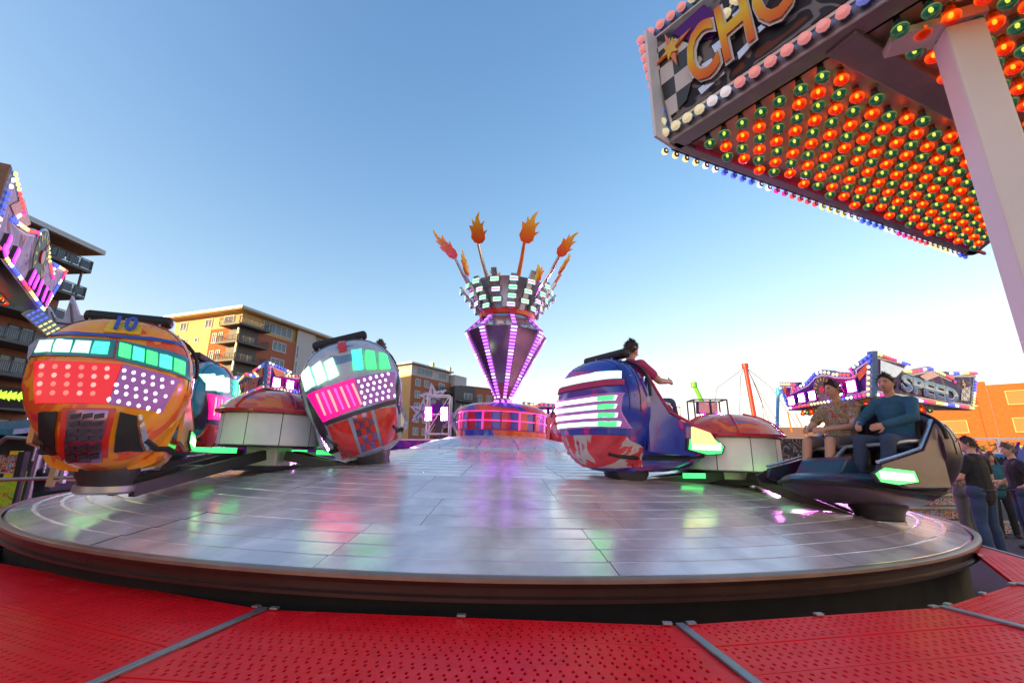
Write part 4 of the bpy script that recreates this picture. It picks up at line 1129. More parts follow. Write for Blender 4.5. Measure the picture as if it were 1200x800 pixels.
# ------------------------------------------------------------------ lit fairground canopies
BULB = {}
def bulb_mesh(r, m):
    if (r, m) not in BULB: BULB[(r, m)] = MB().ball((0, 0, r * .25), (r, r, r * .75), 8).tube((0, 0, -r * .4), (0, 0, r * .1), r * .8, n=8, m=1).mesh('bulb', [M[m], M['signblue']])
    return BULB[(r, m)]
CYC = ['b_yellow', 'b_yellow', 'b_white', 'b_blue', 'b_blue', 'b_white', 'b_pink', 'b_red', 'b_red']
class Face:
    """one upright face of a canopy: outline given as photograph points, set on the plane through its lower edge"""
    def __init__(s, par, org, P0, P1, outline, thick=0.16):
        s.par = par; s.org = Vector(org)
        s.P0 = Vector(P0)
        U = Vector(P1) - s.P0; U.z = 0; s.U = U.normalized(); s.V = Vector((0, 0, 1)); s.N = s.U.cross(s.V)
        if s.N.dot(Vector((0, 0, CAM_H)) - s.P0) < 0: s.U = -s.U; s.N = -s.N
        s.pts = [s.uv(*p) for p in outline]
        ar = sum(p[0] * q[1] - q[0] * p[1] for p, q in zip(s.pts, s.pts[1:] + s.pts[:1]))
        if ar < 0: s.pts.reverse()
        s.thick = thick
    def uv(s, px, py):
        p = on_plane(px, py, s.P0, s.N) - s.P0
        return (p.dot(s.U), p.z)
    def w(s, u, v, off=0.0): return s.P0 + s.U * u + s.V * v + s.N * off - s.org
    def inset(s, d):
        n = len(s.pts); out = []
        for i in range(n):
            a, b, c = Vector(s.pts[i - 1]), Vector(s.pts[i]), Vector(s.pts[(i + 1) % n])
            e1 = (b - a).normalized(); e2 = (c - b).normalized()
            n1 = Vector((-e1.y, e1.x)); n2 = Vector((-e2.y, e2.x))
            k = n1 + n2
            L = max(0.25, k.length_squared / 2)
            out.append(tuple(b + k / L * d * 1.0))
        return out
    def plate(s, poly, off, depth, m, name):
        o = MB().prism(poly, s.w(0, 0, off), s.U, s.V, depth, 0, 0)
        return o.build(name, M[m] if isinstance(m, str) else m, s.par)
    def shell(s, art='signart', bw=0.10, line=0.028):
        s.plate(s.pts, 0.0, s.thick, 'signblue', 'face_panel')
        i1 = s.inset(bw); i2 = s.inset(bw + line)
        s.plate(i1, 0.012, 0.02, 'border', 'border_line')
        s.plate(i2, 0.020, 0.02, art, 'art_panel')
    def bulbs(s, sp, r, inset, start=0, skip=(), pick=None):
        q = s.inset(inset); n = len(q); k = start; rot = frame_from(s.N, s.U)
        for i in range(n):
            if i in skip: continue
            a, b = Vector(q[i]), Vector(q[(i + 1) % n]); L = (b - a).length
            m = max(1, round(L / sp))
            for j in range(m):
                p = a.lerp(b, j / m)
                inst('bulb', bulb_mesh(r, pick(p) if pick else CYC[(k // 1) % len(CYC)] if r < .03 else CYC[(k // 2) % len(CYC)]), s.par, s.w(p.x, p.y, 0.02 + r * .2), rot)
                k += 1
    def flood(s, px, py, w, h, frame_m='violetart'):
        u, v = s.uv(px, py)
        b = [(u - w * .65, v - h * .65), (u + w * .65, v - h * .65), (u + w * .65, v + h * .65), (u - w * .65, v + h * .65)]
        o = s.plate(b, 0.09, 0.09, frame_m, 'flood_box')
        b2 = [(u - w * .58, v - h * .58), (u + w * .58, v - h * .58), (u + w * .58, v + h * .58), (u - w * .58, v + h * .58)]
        x = MB().prism(b2, s.w(0, 0, 0.095), s.U, s.V, 0.01).build('lamp_halo', M['magentahalo'], o)
        # four square cells of the lamp
        b3 = [(u - w * .45, v - h * .45), (u + w * .45, v - h * .45), (u + w * .45, v + h * .45), (u - w * .45, v + h * .45)]
        MB().prism(b3, s.w(0, 0, 0.105), s.U, s.V, 0.015).build('lamp_lens', M['magenta'], o)
    def star(s, px, py, r, m='orangepaint', n=8, off=0.045, inner=.38):
        u, v = s.uv(px, py)
        p = [(u + (r if k % 2 == 0 else r * inner) * math.cos(PI * k / n + .2), v + (r if k % 2 == 0 else r * inner) * math.sin(PI * k / n + .2)) for k in range(2 * n)]
        s.plate(p, off, 0.012, m, 'painted_star')
    def poly(s, px, off, m, name, depth=0.012): return s.plate([s.uv(*p) for p in px], off, depth, m, name)
    def text(s, string, pxc, size_px, mat_, outline_m='border', shear=0.25, name='lettering', off=0.05, ys=1.0, base=False):
        """letters along the face; pxc is the middle, size_px the (left, right) pixel ends"""
        u, v = s.uv(*pxc)
        a, b = Vector(s.uv(*size_px[0])), Vector(s.uv(*size_px[1]))
        if b.x < a.x: a, b = b, a
        ang = math.atan2(b.y - a.y, b.x - a.x)
        W = (b - a).length
        for k, (mm, of, oo) in enumerate(((outline_m, 0.035, off), (mat_, 0.008, off + .014))):
            me = text_mesh(name, string, 1.0, 0.006, M[mm], shear, of + .012)
            xs = [q.co.x for q in me.vertices]
            sc_ = W / (max(xs) - min(xs))
            cx = (max(xs) + min(xs)) / 2
            yy = [q.co.y for q in me.vertices]; cy = (max(yy) + min(yy)) / 2
            for q in me.vertices: q.co.x = (q.co.x - cx) ; q.co.y = (q.co.y - cy) + .36
            cosA, sinA = math.cos(ang), math.sin(ang)
            X = s.U * cosA + s.V * sinA; Y = -s.U * sinA + s.V * cosA
            o = inst(name if k else 'letter_outline', me, s.par, s.w(u, v, oo) - Y * (0 if base else .36 * sc_ * ys), Matrix((X, Y, s.N)).transposed(), (sc_, sc_ * ys, sc_))
def soffit(par, org, A, B, Cc, m='soffit'):
    A, B, Cc = Vector(A), Vector(B), Vector(Cc)
    o = MB()
    up = Vector((0, 0, .05))
    poly = [A, B, Cc]
    if (B - A).cross(Cc - A).z > 0: poly = [A, Cc, B]
    v = [p - org for p in poly] + [p - org + up for p in poly]
    o.add(v, [(0, 1, 2), (5, 4, 3), (0, 3, 4, 1), (1, 4, 5, 2), (2, 5, 3, 0)])
    return o.build('soffit', M[m], par)
lampcap = {}
def cap_mesh(col, r):
    """fairground lamp hanging base up: socket, neck and ribbed coloured cap"""
    if (col, r) not in lampcap:
        a = MB(); k = r / .048
        a.lathe([(.016 * k, -.012 * k), (.026 * k, -.020 * k), (.029 * k, -.045 * k), (.031 * k, -.052 * k), (.046 * k, -.066 * k), (.049 * k, -.080 * k), (.045 * k, -.098 * k), (.031 * k, -.114 * k), (.012 * k, -.122 * k), (.001, -.123 * k)], 14, 0)
        a.lathe([(.022 * k, .012 * k), (.022 * k, -.012 * k), (.015 * k, -.016 * k)], 10, 1)
        a.ball((0, 0, -.070 * k), (.013 * k, .013 * k, .020 * k), 8, 2)
        lampcap[(col, r)] = a.mesh('lamp', [M[col], M['brass'], M['filament' if col == 'cap_red' else 'filament_dim']])
    return lampcap[(col, r)]

# --- near canopy, upper right: soffit full of red and green lamps, lettered face
ZS = 3.6
A = at_z(778, 168, ZS); B = at_z(1140, 298, ZS); Ce = A + (at_z(1034, 0, ZS) - A).normalized() * 3.3
near = thing('ride_canopy', 'nearest lit canopy overhead with orange letters and red and green lamps under it', 'ride sign', (A.x, A.y, ZS))
org = Vector(near.location)
fo = [(778, 168), (748, 50), (850, -25), (822, 33)]
f = Face(near, org, A, Ce, fo)
uL, _ = f.uv(1034, 0); sgn = 1 if uL > 0 else -1
pts = [(0, 0.0), f.uv(748, 50)]
h0 = pts[1][1]
pts += [(sgn * .98, h0 * .90), (sgn * .58, h0 * .60), (sgn * 1.55, h0 * .98), (sgn * 2.3, h0 * .80), (sgn * 2.15, h0 * 1.0), (sgn * 3.3, h0 * 1.2), (sgn * 3.3, 0)]
f.pts = pts
ar = sum(p[0] * q[1] - q[0] * p[1] for p, q in zip(pts, pts[1:] + pts[:1]))
if ar < 0: f.pts = pts[::-1]
f.shell('engineart', 0.085, 0.022)
def near_colour(p):
    u, v = abs(p.x), p.y
    if v < .1:
        i = int(u / .088); return 'n_yellow' if i < 4 else 'n_white' if i < 6 else 'n_red' if i < 13 else 'n_blue' if i < 15 else 'n_yellow' if i < 20 else 'n_white'
    if u < .15:
        i = int(v / .088); return 'n_yellow' if i < 2 else 'n_blue' if i < 5 else 'n_red'
    i = int(u / .088); return 'n_red' if i < 3 else 'n_yellow' if i < 8 else 'n_blue' if i < 10 else 'n_white' if i < 13 else 'n_red'
f.bulbs(0.088, 0.036, 0.042, pick=near_colour)
f.poly([(771, 62), (790, 46), (812, 55), (826, 72), (815, 95), (808, 120), (790, 140), (782, 120)], 0.034, 'flag', 'checkered_flag')
f.poly([(790, 42), (828, 8), (842, 20), (853, 30), (838, 48), (814, 52)], 0.031, 'violetart', 'painted_sky')
f.star(791, 62, 0.17, 'orangepaint', 4, 0.05, .2)
f.star(791, 62, 0.08, 'yellow', 6, 0.056, .45)
for q in (((812, 88), (838, 72), (842, 78), (816, 96)), ((838, 58), (862, 40), (866, 48), (842, 66)), ((822, 108), (852, 84), (853, 90), (826, 114)), ((868, 66), (884, 50), (886, 56), (870, 74)), ((862, 22), (880, 6), (882, 12), (864, 30)), ((888, 40), (915, 18), (915, 24), (890, 46))):
    f.poly(q, 0.040, 'silverpanel', 'engine_pipe', 0.02)
f.text('CHO', (880, 62), ((815, 114), (944, 10)), 'fireletters', 'border', 0.10, 'letters', 0.06, 1.95, True)
# lamps under the canopy, in rows that follow the lettered face
soffit(near, org, A, B, Ce)
e1 = (Ce - A).normalized(); e2 = (B - A); e2 = (e2 - e1 * e2.dot(e1)).normalized()
frm = MB()
for p, q, wd in ((A, B, .07), (A, Ce, .12), (B, Ce, .12)):
    inn = ((A + B + Ce) / 3 - (p + q) / 2); d = (q - p).normalized(); inn = (inn - d * inn.dot(d)).normalized()
    frm.beam(p + inn * wd / 2 - org + Vector((0, 0, .0)) + d * .04, q + inn * wd / 2 - org + Vector((0, 0, .0)) - d * .04, wd, .05)
frm.build('soffit_frame', M['soffitframe'], near, bevel=0.008)
c0 = at_z(983, 45, ZS); c1 = at_z(1135, 128, ZS); dc_ = (c1 - c0).normalized()
MB().beam(c0 - org - Vector((0, 0, .02)), c0 + dc_ * 2.8 - org - Vector((0, 0, .02)), .15, .05).build('cross_beam', M['soffitframe'], near, bevel=0.008)
# violet fascia on the far edge with its small bulbs
inn = ((A + B + Ce) / 3 - (A + B) / 2); inn = (inn - (B - A).normalized() * inn.dot((B - A).normalized())).normalized()
MB().beam(A - inn * .02 - org + Vector((0, 0, .13)) + (B - A).normalized() * .1, B - inn * .02 - org + Vector((0, 0, .13)), .03, .26).build('edge_fascia', M['violetart'], near)
MB().beam(A + inn * .09 - org - Vector((0, 0, .03)) + (B - A).normalized() * .2, B + inn * .09 - org - Vector((0, 0, .03)), .02, .03).build('edge_trim', M['tpink'], near)
nb = int((B - A).length / .095)
for i in range(nb):
    p = A.lerp(B, (i + .5) / nb) - inn * .04
    inst('bulb', bulb_mesh(0.026, CYC[(i // 2) % len(CYC)]), near, p - org - Vector((0, 0, .02)), frame_from(-inn))
MB().box(A - org + e1 * .03 + Vector((0, 0, .42)) - e2 * .03, (.02, .22, .9), rot=frame_from((0, 0, 1), e1)).build('end_plate', M['white'], near)
sp_r = 0.112; sp_c = 0.112
cap_r = 0.037
rows = int(((B - A).dot(e2)) / sp_r)
def inside(p, mrg):
    for a_, b_, c_ in ((A, B, Ce), (B, Ce, A), (Ce, A, B)):
        d = (b_ - a_).normalized(); nn = (c_ - a_); nn = (nn - d * nn.dot(d)).normalized()
        if (p - a_).dot(nn) < mrg: return False
    return True
def frame_xy(p):
    d = Vector(p) - Vector((0, 0, CAM_H))
    fz = d.y * math.cos(PITCH) + d.z * math.sin(PITCH)
    if fz < .2: return (9999, 9999)
    return (600 + 520 * d.x / fz, 400 - 520 * (-d.y * math.sin(PITCH) + d.z * math.cos(PITCH)) / fz)
spots = []
for j in range(rows):
    for i in range(-40, 40):
        p = A + e2 * (0.17 + j * sp_r) + e1 * (i * sp_c + (sp_c * .5 if j % 2 else 0))
        if not inside(p, .13): continue
        q = p - c0
        if abs(q.x * dc_.y - q.y * dc_.x) < .11: continue
        fx, fy = frame_xy(p)
        seen = -20 < fx < 1230 and -30 < fy < 830
        spots.append((0 if seen else 1, (p - Vector((0, 0, CAM_H))).length, j, p))
spots.sort(key=lambda q: q[:2])
rest = MB()
for k, (a_, b_, j, p) in enumerate(spots):
    rot = Matrix.Rotation(rnd.uniform(0, 6), 3, 'Z') @ Matrix.Rotation(rnd.uniform(-.12, .12), 3, 'X')
    col = 'cap_green' if j % 2 == 0 else 'cap_red'
    q = p - org + Vector((0, 0, -.012))
    if k < 290 and a_ == 0: inst('lamp', cap_mesh(col, cap_r), near, q, rot)
    else:
        me = cap_mesh(col, cap_r)
        rest.add([q + rot @ v.co for v in me.vertices], [tuple(f_.vertices) for f_ in me.polygons], 0, True)
        n_ = len(me.polygons)
        rest.m[-n_:] = [{0: 0 if j % 2 == 0 else 1, 1: 2, 2: 3}[f_.material_index] for f_ in me.polygons]
if rest.v: tag(rest.build('lamps_beyond', [M['cap_green'], M['cap_red'], M['brass'], M['filament']], near), kind='stuff')
# the white post that carries it, with its bracket
pb = at_z(1116, 20, ZS); 
post = thing('canopy_post', 'white square steel post at the right edge that holds the near canopy up', 'post', (pb.x, pb.y, 0))
hd = Vector((.93, -.36, 0)).normalized()
rotp = frame_from((0, 0, 1), hd)
MB().box((0, 0, (ZS - .1) / 2), (.148, .135, ZS - .1), rot=rotp).build('shaft', M['postwhite'], post, bevel=0.012)
MB().box((0, 0, .02 + .0), (.34, .34, .04), rot=rotp).build('foot_plate', M['postwhite'], post)
# flat bracket plate reaching back from the head of the post, clipped corner
MB().prism([(-.08, -.07), (-.22, -.07), (-.27, -.03), (-.27, .07), (-.08, .07)], Vector((0, 0, ZS - .045)), hd, Vector((-hd.y, hd.x, 0)), .04).build('bracket', M['postwhite'], post, bevel=.006)
MB().box((0, 0, ZS - .06), (.17, .16, .06), rot=rotp).build('head_plate', M['postwhite'], post)

def canopy(name_label, corner_px, depth, left, right, lend_px, rend_px, bsp, br, bw, cells=True, art=('violetart', 'engineart'), group='lit corner canopies of the ride'):
    cb = at_y(*corner_px, depth); z = cb.z
    Lp = at_z(*lend_px, z); Rp = at_z(*rend_px, z)
    t = thing('ride_canopy', name_label, 'ride sign', (cb.x, cb.y, z), (0, 0, 0), group)
    o = Vector(t.location)
    fl = Face(t, o, Lp, cb, left, .14); fr = Face(t, o, cb, Rp, right, .14)
    for f_, a_ in ((fl, art[0]), (fr, art[1])):
        f_.shell(a_, bw, bw * .3)
        f_.bulbs(bsp, br, bw * .5)
    soffit(t, o, Lp, Rp, cb, 'soffitframe')
    cen = (Lp + Rp + cb) / 3
    e = (Rp - Lp).normalized(); nn = Vector((-e.y, e.x, 0))
    if cells:
        k = 0
        for i in range(-30, 31):
            for j in range(-30, 31):
                p = cen + e * (i * bsp * 1.5) + nn * (j * bsp * 1.5)
                ok = True
                for a_, b_, c_ in ((Lp, Rp, cb), (Rp, cb, Lp), (cb, Lp, Rp)):
                    d = (b_ - a_).normalized(); n2 = (c_ - a_); n2 = (n2 - d * n2.dot(d)).normalized()
                    if (p - a_).dot(n2) < bsp * 1.5: ok = False
                if ok and k < 140:
                    inst('lamp', cap_mesh('cap_green' if (i + j) % 2 else 'cap_red', br * 1.5), t, p - o - Vector((0, 0, .01))); k += 1
    # column with a splayed head
    c = cen - o
    a = MB(); a.box((c.x, c.y, -z / 2), (.2, .2, z)); a.build('column', M['postwhite'], t, bevel=.01)
    a = MB()
    for s_ in (Lp, Rp, cb): a.beam((c.x, c.y, -.9), (s_ - o).lerp(c, .45) - Vector((0, 0, .03)), .1, .1)
    a.build('strut', M['postwhite'], t)
    return t, fl, fr, o, z

# --- far right canopy with the lettered face
tR, fl, fr, oR, zR = canopy('lit canopy right of the crane masts with dial face and blue chrome letters', (1022, 465), 12.0,
    [(924, 481), (911.7, 447.5), (935.8, 447.5), (932.3, 455), (945.4, 446), (953.6, 436.5), (963.3, 433), (972.9, 433.7), (978.4, 435.5), (996.3, 436), (1001.8, 439.9), (993.5, 432.3), (1022.6, 411), (1022, 465)],
    [(1022, 465), (1022.8, 411), (1066, 427), (1059, 434), (1066.8, 432.9), (1088, 428.8), (1113.6, 441), (1118, 448.9), (1108.6, 435), (1144.4, 435.4), (1139.8, 480.7)],
    (924, 481), (1139.8, 480.7), 0.155, 0.05, 0.15, art=('violetart', 'signart'))
def dial(f_, px, py, r, off=0.05):
    u, v = f_.uv(px, py); n = 24
    ring = lambda q: [(u + q * math.cos(2 * PI * k / n), v + q * math.sin(2 * PI * k / n)) for k in range(n)]
    g0 = f_.plate(ring(r), off, .03, 'silverpanel', 'dial_rim')
    MB().prism(ring(r * .93), f_.w(0, 0, off + .008), f_.U, f_.V, .02).build('dial_face', M['gauge'], g0)
    for k in range(11):
        a_ = R(215 - 25 * k)
        c, s_ = math.cos(a_), math.sin(a_)
        w = r * .05
        q = [(u + r * .62 * c - w * s_, v + r * .62 * s_ + w * c), (u + r * .62 * c + w * s_, v + r * .62 * s_ - w * c), (u + r * .86 * c + w * s_, v + r * .86 * s_ - w * c), (u + r * .86 * c - w * s_, v + r * .86 * s_ + w * c)]
        MB().prism(q, f_.w(0, 0, off + .014), f_.U, f_.V, .008).build('dial_mark', M['gaugeprint'], g0)
    MB().prism([(u - r * .05, v - r * .1), (u + r * .1, v - r * .05), (u + r * .42, v + r * .8)], f_.w(0, 0, off + .024), f_.U, f_.V, .01).build('needle', M['redpaint'], g0)
    MB().prism(ring(r * .24), f_.w(0, 0, off + .034), f_.U, f_.V, .02).build('dial_boss', M['redpaint'], g0)
dial(fl, 966, 456, 0.42)
for q in ((930.5, 469.5), (942.5, 466), (955, 463.5), (985.5, 457.5), (1001.5, 452.5)): fl.flood(q[0], q[1], .27 if q[0] < 970 else .30, .27 if q[0] < 970 else .30)
fl.star(921, 457, .16, 'orangepaint', 5); fl.poly([(1006, 438), (1019, 424), (1019, 434), (1009, 446)], .05, 'orangepaint', 'painted_flame')
fr.text('SPEED', (1088, 456.5), ((1054, 446), (1121, 464)), 'chromeblue', 'border', 0.2, 'letters', 0.06, .44)
fr.star(1127.5, 450.5, .20, 'orangepaint', 6, .05); fr.star(1127.5, 450.5, .09, 'yellow', 6, .056)
fr.poly([(1126, 456), (1136, 452), (1134, 470), (1124, 469)], .042, 'flag', 'checkered_flag')
fr.poly([(1030, 422), (1058, 432), (1048, 442), (1030, 442)], .04, 'silverpanel', 'painted_panel')
fr.poly([(1076, 441), (1090, 434), (1100, 440), (1084, 446)], .04, 'orangepaint', 'painted_flame')

# --- canopy between the orange corner building and the silver blue car
tM, ml, mr, oM, zM = canopy('small lit canopy below the orange corner building with three magenta lamps', (311, 455), 15.0,
    [(272.4, 468.4), (270.8, 440.4), (283, 440.2), (280.7, 445.6), (289.5, 436), (300.4, 438.5), (304, 441), (297, 435), (313.6, 422.6), (311, 455)],
    [(311, 455), (314, 422.4), (343.7, 435.6), (337, 439.5), (346.4, 438.6), (357.7, 438), (385, 437.5), (380, 467.5)],
    (272.4, 468.4), (380, 467.5), 0.15, 0.045, 0.13, cells=False, art=('signart', 'violetart'))
for q in ((321.5, 448.3), (337.5, 451), (352.7, 454.1), (368, 457)): mr.flood(q[0], q[1], .30, .30)
ml.text('POWER', (291.5, 456), ((280, 459.5), (304, 450)), 'redletters', 'border', 0.2, 'letters', 0.05, 1.1)
ml.poly([(298, 441), (309, 431), (309, 441), (300, 447)], .04, 'orangepaint', 'painted_flame')
mr.poly([(318, 431), (330, 435), (334, 441), (322, 441)], .04, 'orangepaint', 'painted_flame')

# --- canopy at the left edge, seen from close under it
ZL = 4.2
e0 = at_z(47.5, 365.6, ZL); e1_ = at_z(0, 303, ZL)
dL_ = (e1_ - e0).normalized()
cL = e0 + dL_ * 3.9
lt = thing('ride_canopy', 'lit canopy cut by the left edge with tall violet tubes on its face', 'ride sign', tuple(cL))
oL = Vector(lt.location)
lo = [(47.5, 365.6), (77, 316), (60.5, 305.5), (59, 319.6), (56, 303), (54.5, 288), (50, 276), (42, 268.5), (31, 266), (21, 259), (11, 256.5), (27, 250.5), (14, 196)]
fL = Face(lt, oL, e0, cL, lo, .14)
sg = 1 if fL.uv(14, 196)[0] > 0 else -1
top_u, top_v = fL.uv(14, 196)
p2 = [fL.uv(*q) for q in lo[:-1]] + [(top_u, top_v), (top_u + sg * .05, 0)]
ar = sum(p[0] * q[1] - q[0] * p[1] for p, q in zip(p2, p2[1:] + p2[:1]))
fL.pts = p2 if ar > 0 else p2[::-1]
cL2 = e0 + dL_ * abs(top_u)
fL.shell('silverart', 0.10, 0.03); fL.bulbs(0.105, 0.036, 0.05)
dial(fL, 43, 300, 0.50)
for q0, q1 in (((-4, 287), (-1, 297)), ((4, 276), (-2, 290)), ((14, 291), (7, 305)), ((34, 317), (27, 331)), ((38, 323), (32, 336)), ((43, 328), (37, 344)), ((49, 336), (43, 351)), ((54, 343), (48, 356))):
    a, b = Vector(fL.uv(*q0)), Vector(fL.uv(*q1)); w = .045
    d = (b - a).normalized(); sd = Vector((-d.y, d.x)) * w
    fr_ = fL.plate([tuple(a + sd * 1.7), tuple(b + sd * 1.7), tuple(b - sd * 1.7), tuple(a - sd * 1.7)], .07, .05, 'darksteel', 'tube_box')
    MB().prism([tuple(a + sd), tuple(b + sd), tuple(b - sd), tuple(a - sd)], fL.w(0, 0, .085), fL.U, fL.V, .02).build('tube', M['violettube'], fr_)
fL.poly([(24, 232), (32, 262), (20, 268), (8, 240)], .04, 'orangepaint', 'painted_flame')
back = Vector((dL_.y, -dL_.x, 0))
if back.dot(Vector((-1, 1, 0))) < 0: back = -back
Bk = cL2 + back * 3.4
soffit(lt, oL, e0, cL2, Bk, 'soffitframe')
# side seen edge on beyond the corner: brown return panel
MB().prism([(0, 0), (3.4, 0), (3.4, top_v * .7), (0, top_v)], cL2 - oL + dL_ * .02, back, (0, 0, 1), .05).build('return_panel', M['brownroof'], lt)
ga = (e0 + cL2 + Bk) / 3
k = 0
for i in range(-16, 17):
    for j in range(-16, 17):
        p = ga + dL_ * i * .16 + back * j * .16
        ok = True
        for a_, b_, c_ in ((e0, cL2, Bk), (cL2, Bk, e0), (Bk, e0, cL2)):
            d = (b_ - a_).normalized(); n2 = (c_ - a_); n2 = (n2 - d * n2.dot(d)).normalized()
            if (p - a_).dot(n2) < .2: ok = False
        if ok: inst('lamp', cap_mesh('cap_green' if (i + j) % 2 else 'cap_red', .046), lt, p - oL - Vector((0, 0, .01))); k += 1
# slanting leg with rows of lamps
s0 = e0 + back * .12 + dL_ * .16 + Vector((0, 0, -.02)); s1 = at_y(80, 405, s0.y + .6)
fwd = Vector((-s0.x, -s0.y, 0)).normalized()
leg = MB().beam(s0 - oL, s1 - oL, .26, .08, up=fwd).build('slanting_leg', M['tealpaint'], lt)
dd = (s1 - s0).normalized(); sx_ = dd.cross(fwd).normalized(); fz = sx_.cross(dd)
legled = [MB().box((0, 0, 0), (.055, .03, .02)).mesh('led', M[m_]) for m_ in ('b_blue', 'b_yellow')]
for i in range(9):
    for j in range(3):
        inst('led', legled[i > 2], leg, s0.lerp(s1, (i + .8) / 10) - oL + sx_ * (-.08 + .08 * j) + fz * .045, Matrix((sx_, dd, fz)).transposed())
a = MB(); c = ga - oL; a.box((c.x - 1.2, c.y + .3, -ZL / 2), (.2, .2, ZL)); a.build('column', M['postwhite'], lt)

# --- small canopy behind the drum
sm = at_y(645, 482, 20)
ts = thing('ride_canopy', 'small lit canopy peeping out right of the painted drum with two magenta lamps', 'ride sign', tuple(sm), (0, 0, 0), 'lit corner canopies of the ride')
fs = Face(ts, sm, at_y(615, 492, 20), at_y(700, 492, 20.4), [(622, 491), (613, 470.5), (626, 472), (624, 476), (634, 471.5), (650, 473), (664, 470), (700, 473), (700, 491)], .3)
fs.shell('signart', .16, .05); fs.bulbs(.2, .06, .08)
for q in ((635.5, 485), (648.5, 485), (664, 485)): fs.flood(q[0], q[1], .34, .34)
fs.poly([(617, 473), (628, 475), (630, 482), (622, 484)], .05, 'yellow', 'painted_flame')
MB().box((0, .3, -sm.z / 2 - .3), (.3, .3, sm.z)).build('column', M['postwhite'], ts)
# ------------------------------------------------------------------ people
def capsule(mb, p0, p1, r0, r1, ry=1.0, side=None, n=10):
    """tapered limb with rounded ends; ry flattens it across 'side'"""
    p0, p1 = Vector(p0), Vector(p1)
    d = p1 - p0; L = d.length; d = d.normalized() if L > 1e-6 else Vector((0, 0, 1))
    sx = Vector(side) if side is not None else d.orthogonal()
    sx = (sx - d * sx.dot(d)).normalized(); sy = d.cross(sx)
    rs = []
    for t, k in ((-1, .05), (-.8, .6), (-.45, .89), (0, 1)): rs.append((p0 + d * (t * r0 * .9), r0 * k))
    for t, k in ((.33, 1), (.66, 1)): rs.append((p0.lerp(p1, t), r0 + (r1 - r0) * t))
    for t, k in ((0, 1), (.45, .89), (.8, .6), (1, .05)): rs.append((p1 + d * (t * r1 * .9), r1 * k))
    rings = [[c + sx * (r * math.cos(2 * PI * i / n)) + sy * (r * ry * math.sin(2 * PI * i / n)) for i in range(n)] for c, r in rs]
    mb.rings(rings, 0, True, True)
def fuse(mb, name, m, parent, vox=0.012, smooth=4, fac=.5):
    """one continuous skin over overlapping pieces"""
    o = mb.build('tmp_' + name, m)
    r_ = o.modifiers.new('fuse', 'REMESH'); r_.mode = 'VOXEL'; r_.voxel_size = vox; r_.use_smooth_shade = True
    s_ = o.modifiers.new('smooth', 'SMOOTH'); s_.iterations = smooth; s_.factor = fac
    dg = bpy.context.evaluated_depsgraph_get()
    me = bpy.data.meshes.new_from_object(o.evaluated_get(dg))
    me.name = name
    bpy.data.objects.remove(o)
    me.materials.clear(); me.materials.append(m)
    q = bpy.data.objects.new(name, me); C.objects.link(q); q.parent = parent
    return q
def head_piece(mb, c, rot, s=1.0, hair=None):
    """skull, jaw, nose, brow and ears; face looks along local +y"""
    def P(x, y, z): return Vector(c) + rot @ Vector((x * s, y * s, z * s))
    n = 20
    rings = []
    for j in range(1, 16):
        t = PI * j / 16 - PI / 2
        rg = []
        for i in range(n):
            a = 2 * PI * i / n
            x, y, z = .076 * math.cos(t) * math.cos(a), .096 * math.cos(t) * math.sin(a), .118 * math.sin(t)
            if z < 0:
                k = 1 + z * 2.2; x *= max(.62, k); y *= 1.0 if y > 0 else max(.6, 1 + z * 3)
            if y > 0:
                y *= .96
                y -= .010 * math.exp(-((abs(x) - .032) / .014) ** 2 - ((z - .008) / .016) ** 2)      # eye sockets
                y += .006 * math.exp(-((z - .032) / .012) ** 2) * (abs(x) < .055)                     # brow
                y += .010 * math.exp(-(x / .022) ** 2 - ((z + .095) / .02) ** 2)                      # chin
                y += .005 * math.exp(-(x / .025) ** 2 - ((z + .058) / .012) ** 2)                     # lips
            rg.append(P(x, y, z))
        rings.append(rg)
    mb.rings(rings, 0, True, True)
    capsule(mb, P(0, .088, .018), P(0, .108, -.022), .008 * s, .013 * s)
    for sx in (-1, 1):
        capsule(mb, P(.078 * sx, -.008, .018), P(.076 * sx, -.004, -.022), .016 * s, .012 * s, .45, rot @ Vector((0, 1, 0)))
def hand_piece(mb, w, d, palm, s=1.0, curl=.5):
    """palm, four bent fingers and a thumb; d runs along the forearm, palm is the way the palm faces"""
    d = Vector(d).normalized(); palm = Vector(palm); palm = (palm - d * palm.dot(d)).normalized()
    sd = d.cross(palm)
    w = Vector(w)
    k = w + d * .085 * s
    capsule(mb, w + d * .015 * s, k - d * .01 * s, .030 * s, .040 * s, .42, sd)
    for i, L in enumerate((.070, .080, .074, .058)):
        b = k + sd * (.030 - .020 * i) * s
        d1 = (d * math.cos(curl) + palm * math.sin(curl)).normalized(); d2 = (d * math.cos(curl * 2.3) + palm * math.sin(curl * 2.3)).normalized()
        m_ = b + d1 * L * .52 * s
        capsule(mb, b, m_, .0095 * s, .0088 * s, n=8); capsule(mb, m_, m_ + d2 * L * .5 * s, .0088 * s, .0075 * s, n=8)
    t0 = w + d * .03 * s + sd * .03 * s
    t1 = t0 + (d * .6 + sd * .7 + palm * .3).normalized() * .04 * s
    capsule(mb, t0, t1, .013 * s, .011 * s, n=8); capsule(mb, t1, t1 + (d * .8 + sd * .2 + palm * .5).normalized() * .032 * s, .011 * s, .009 * s, n=8)
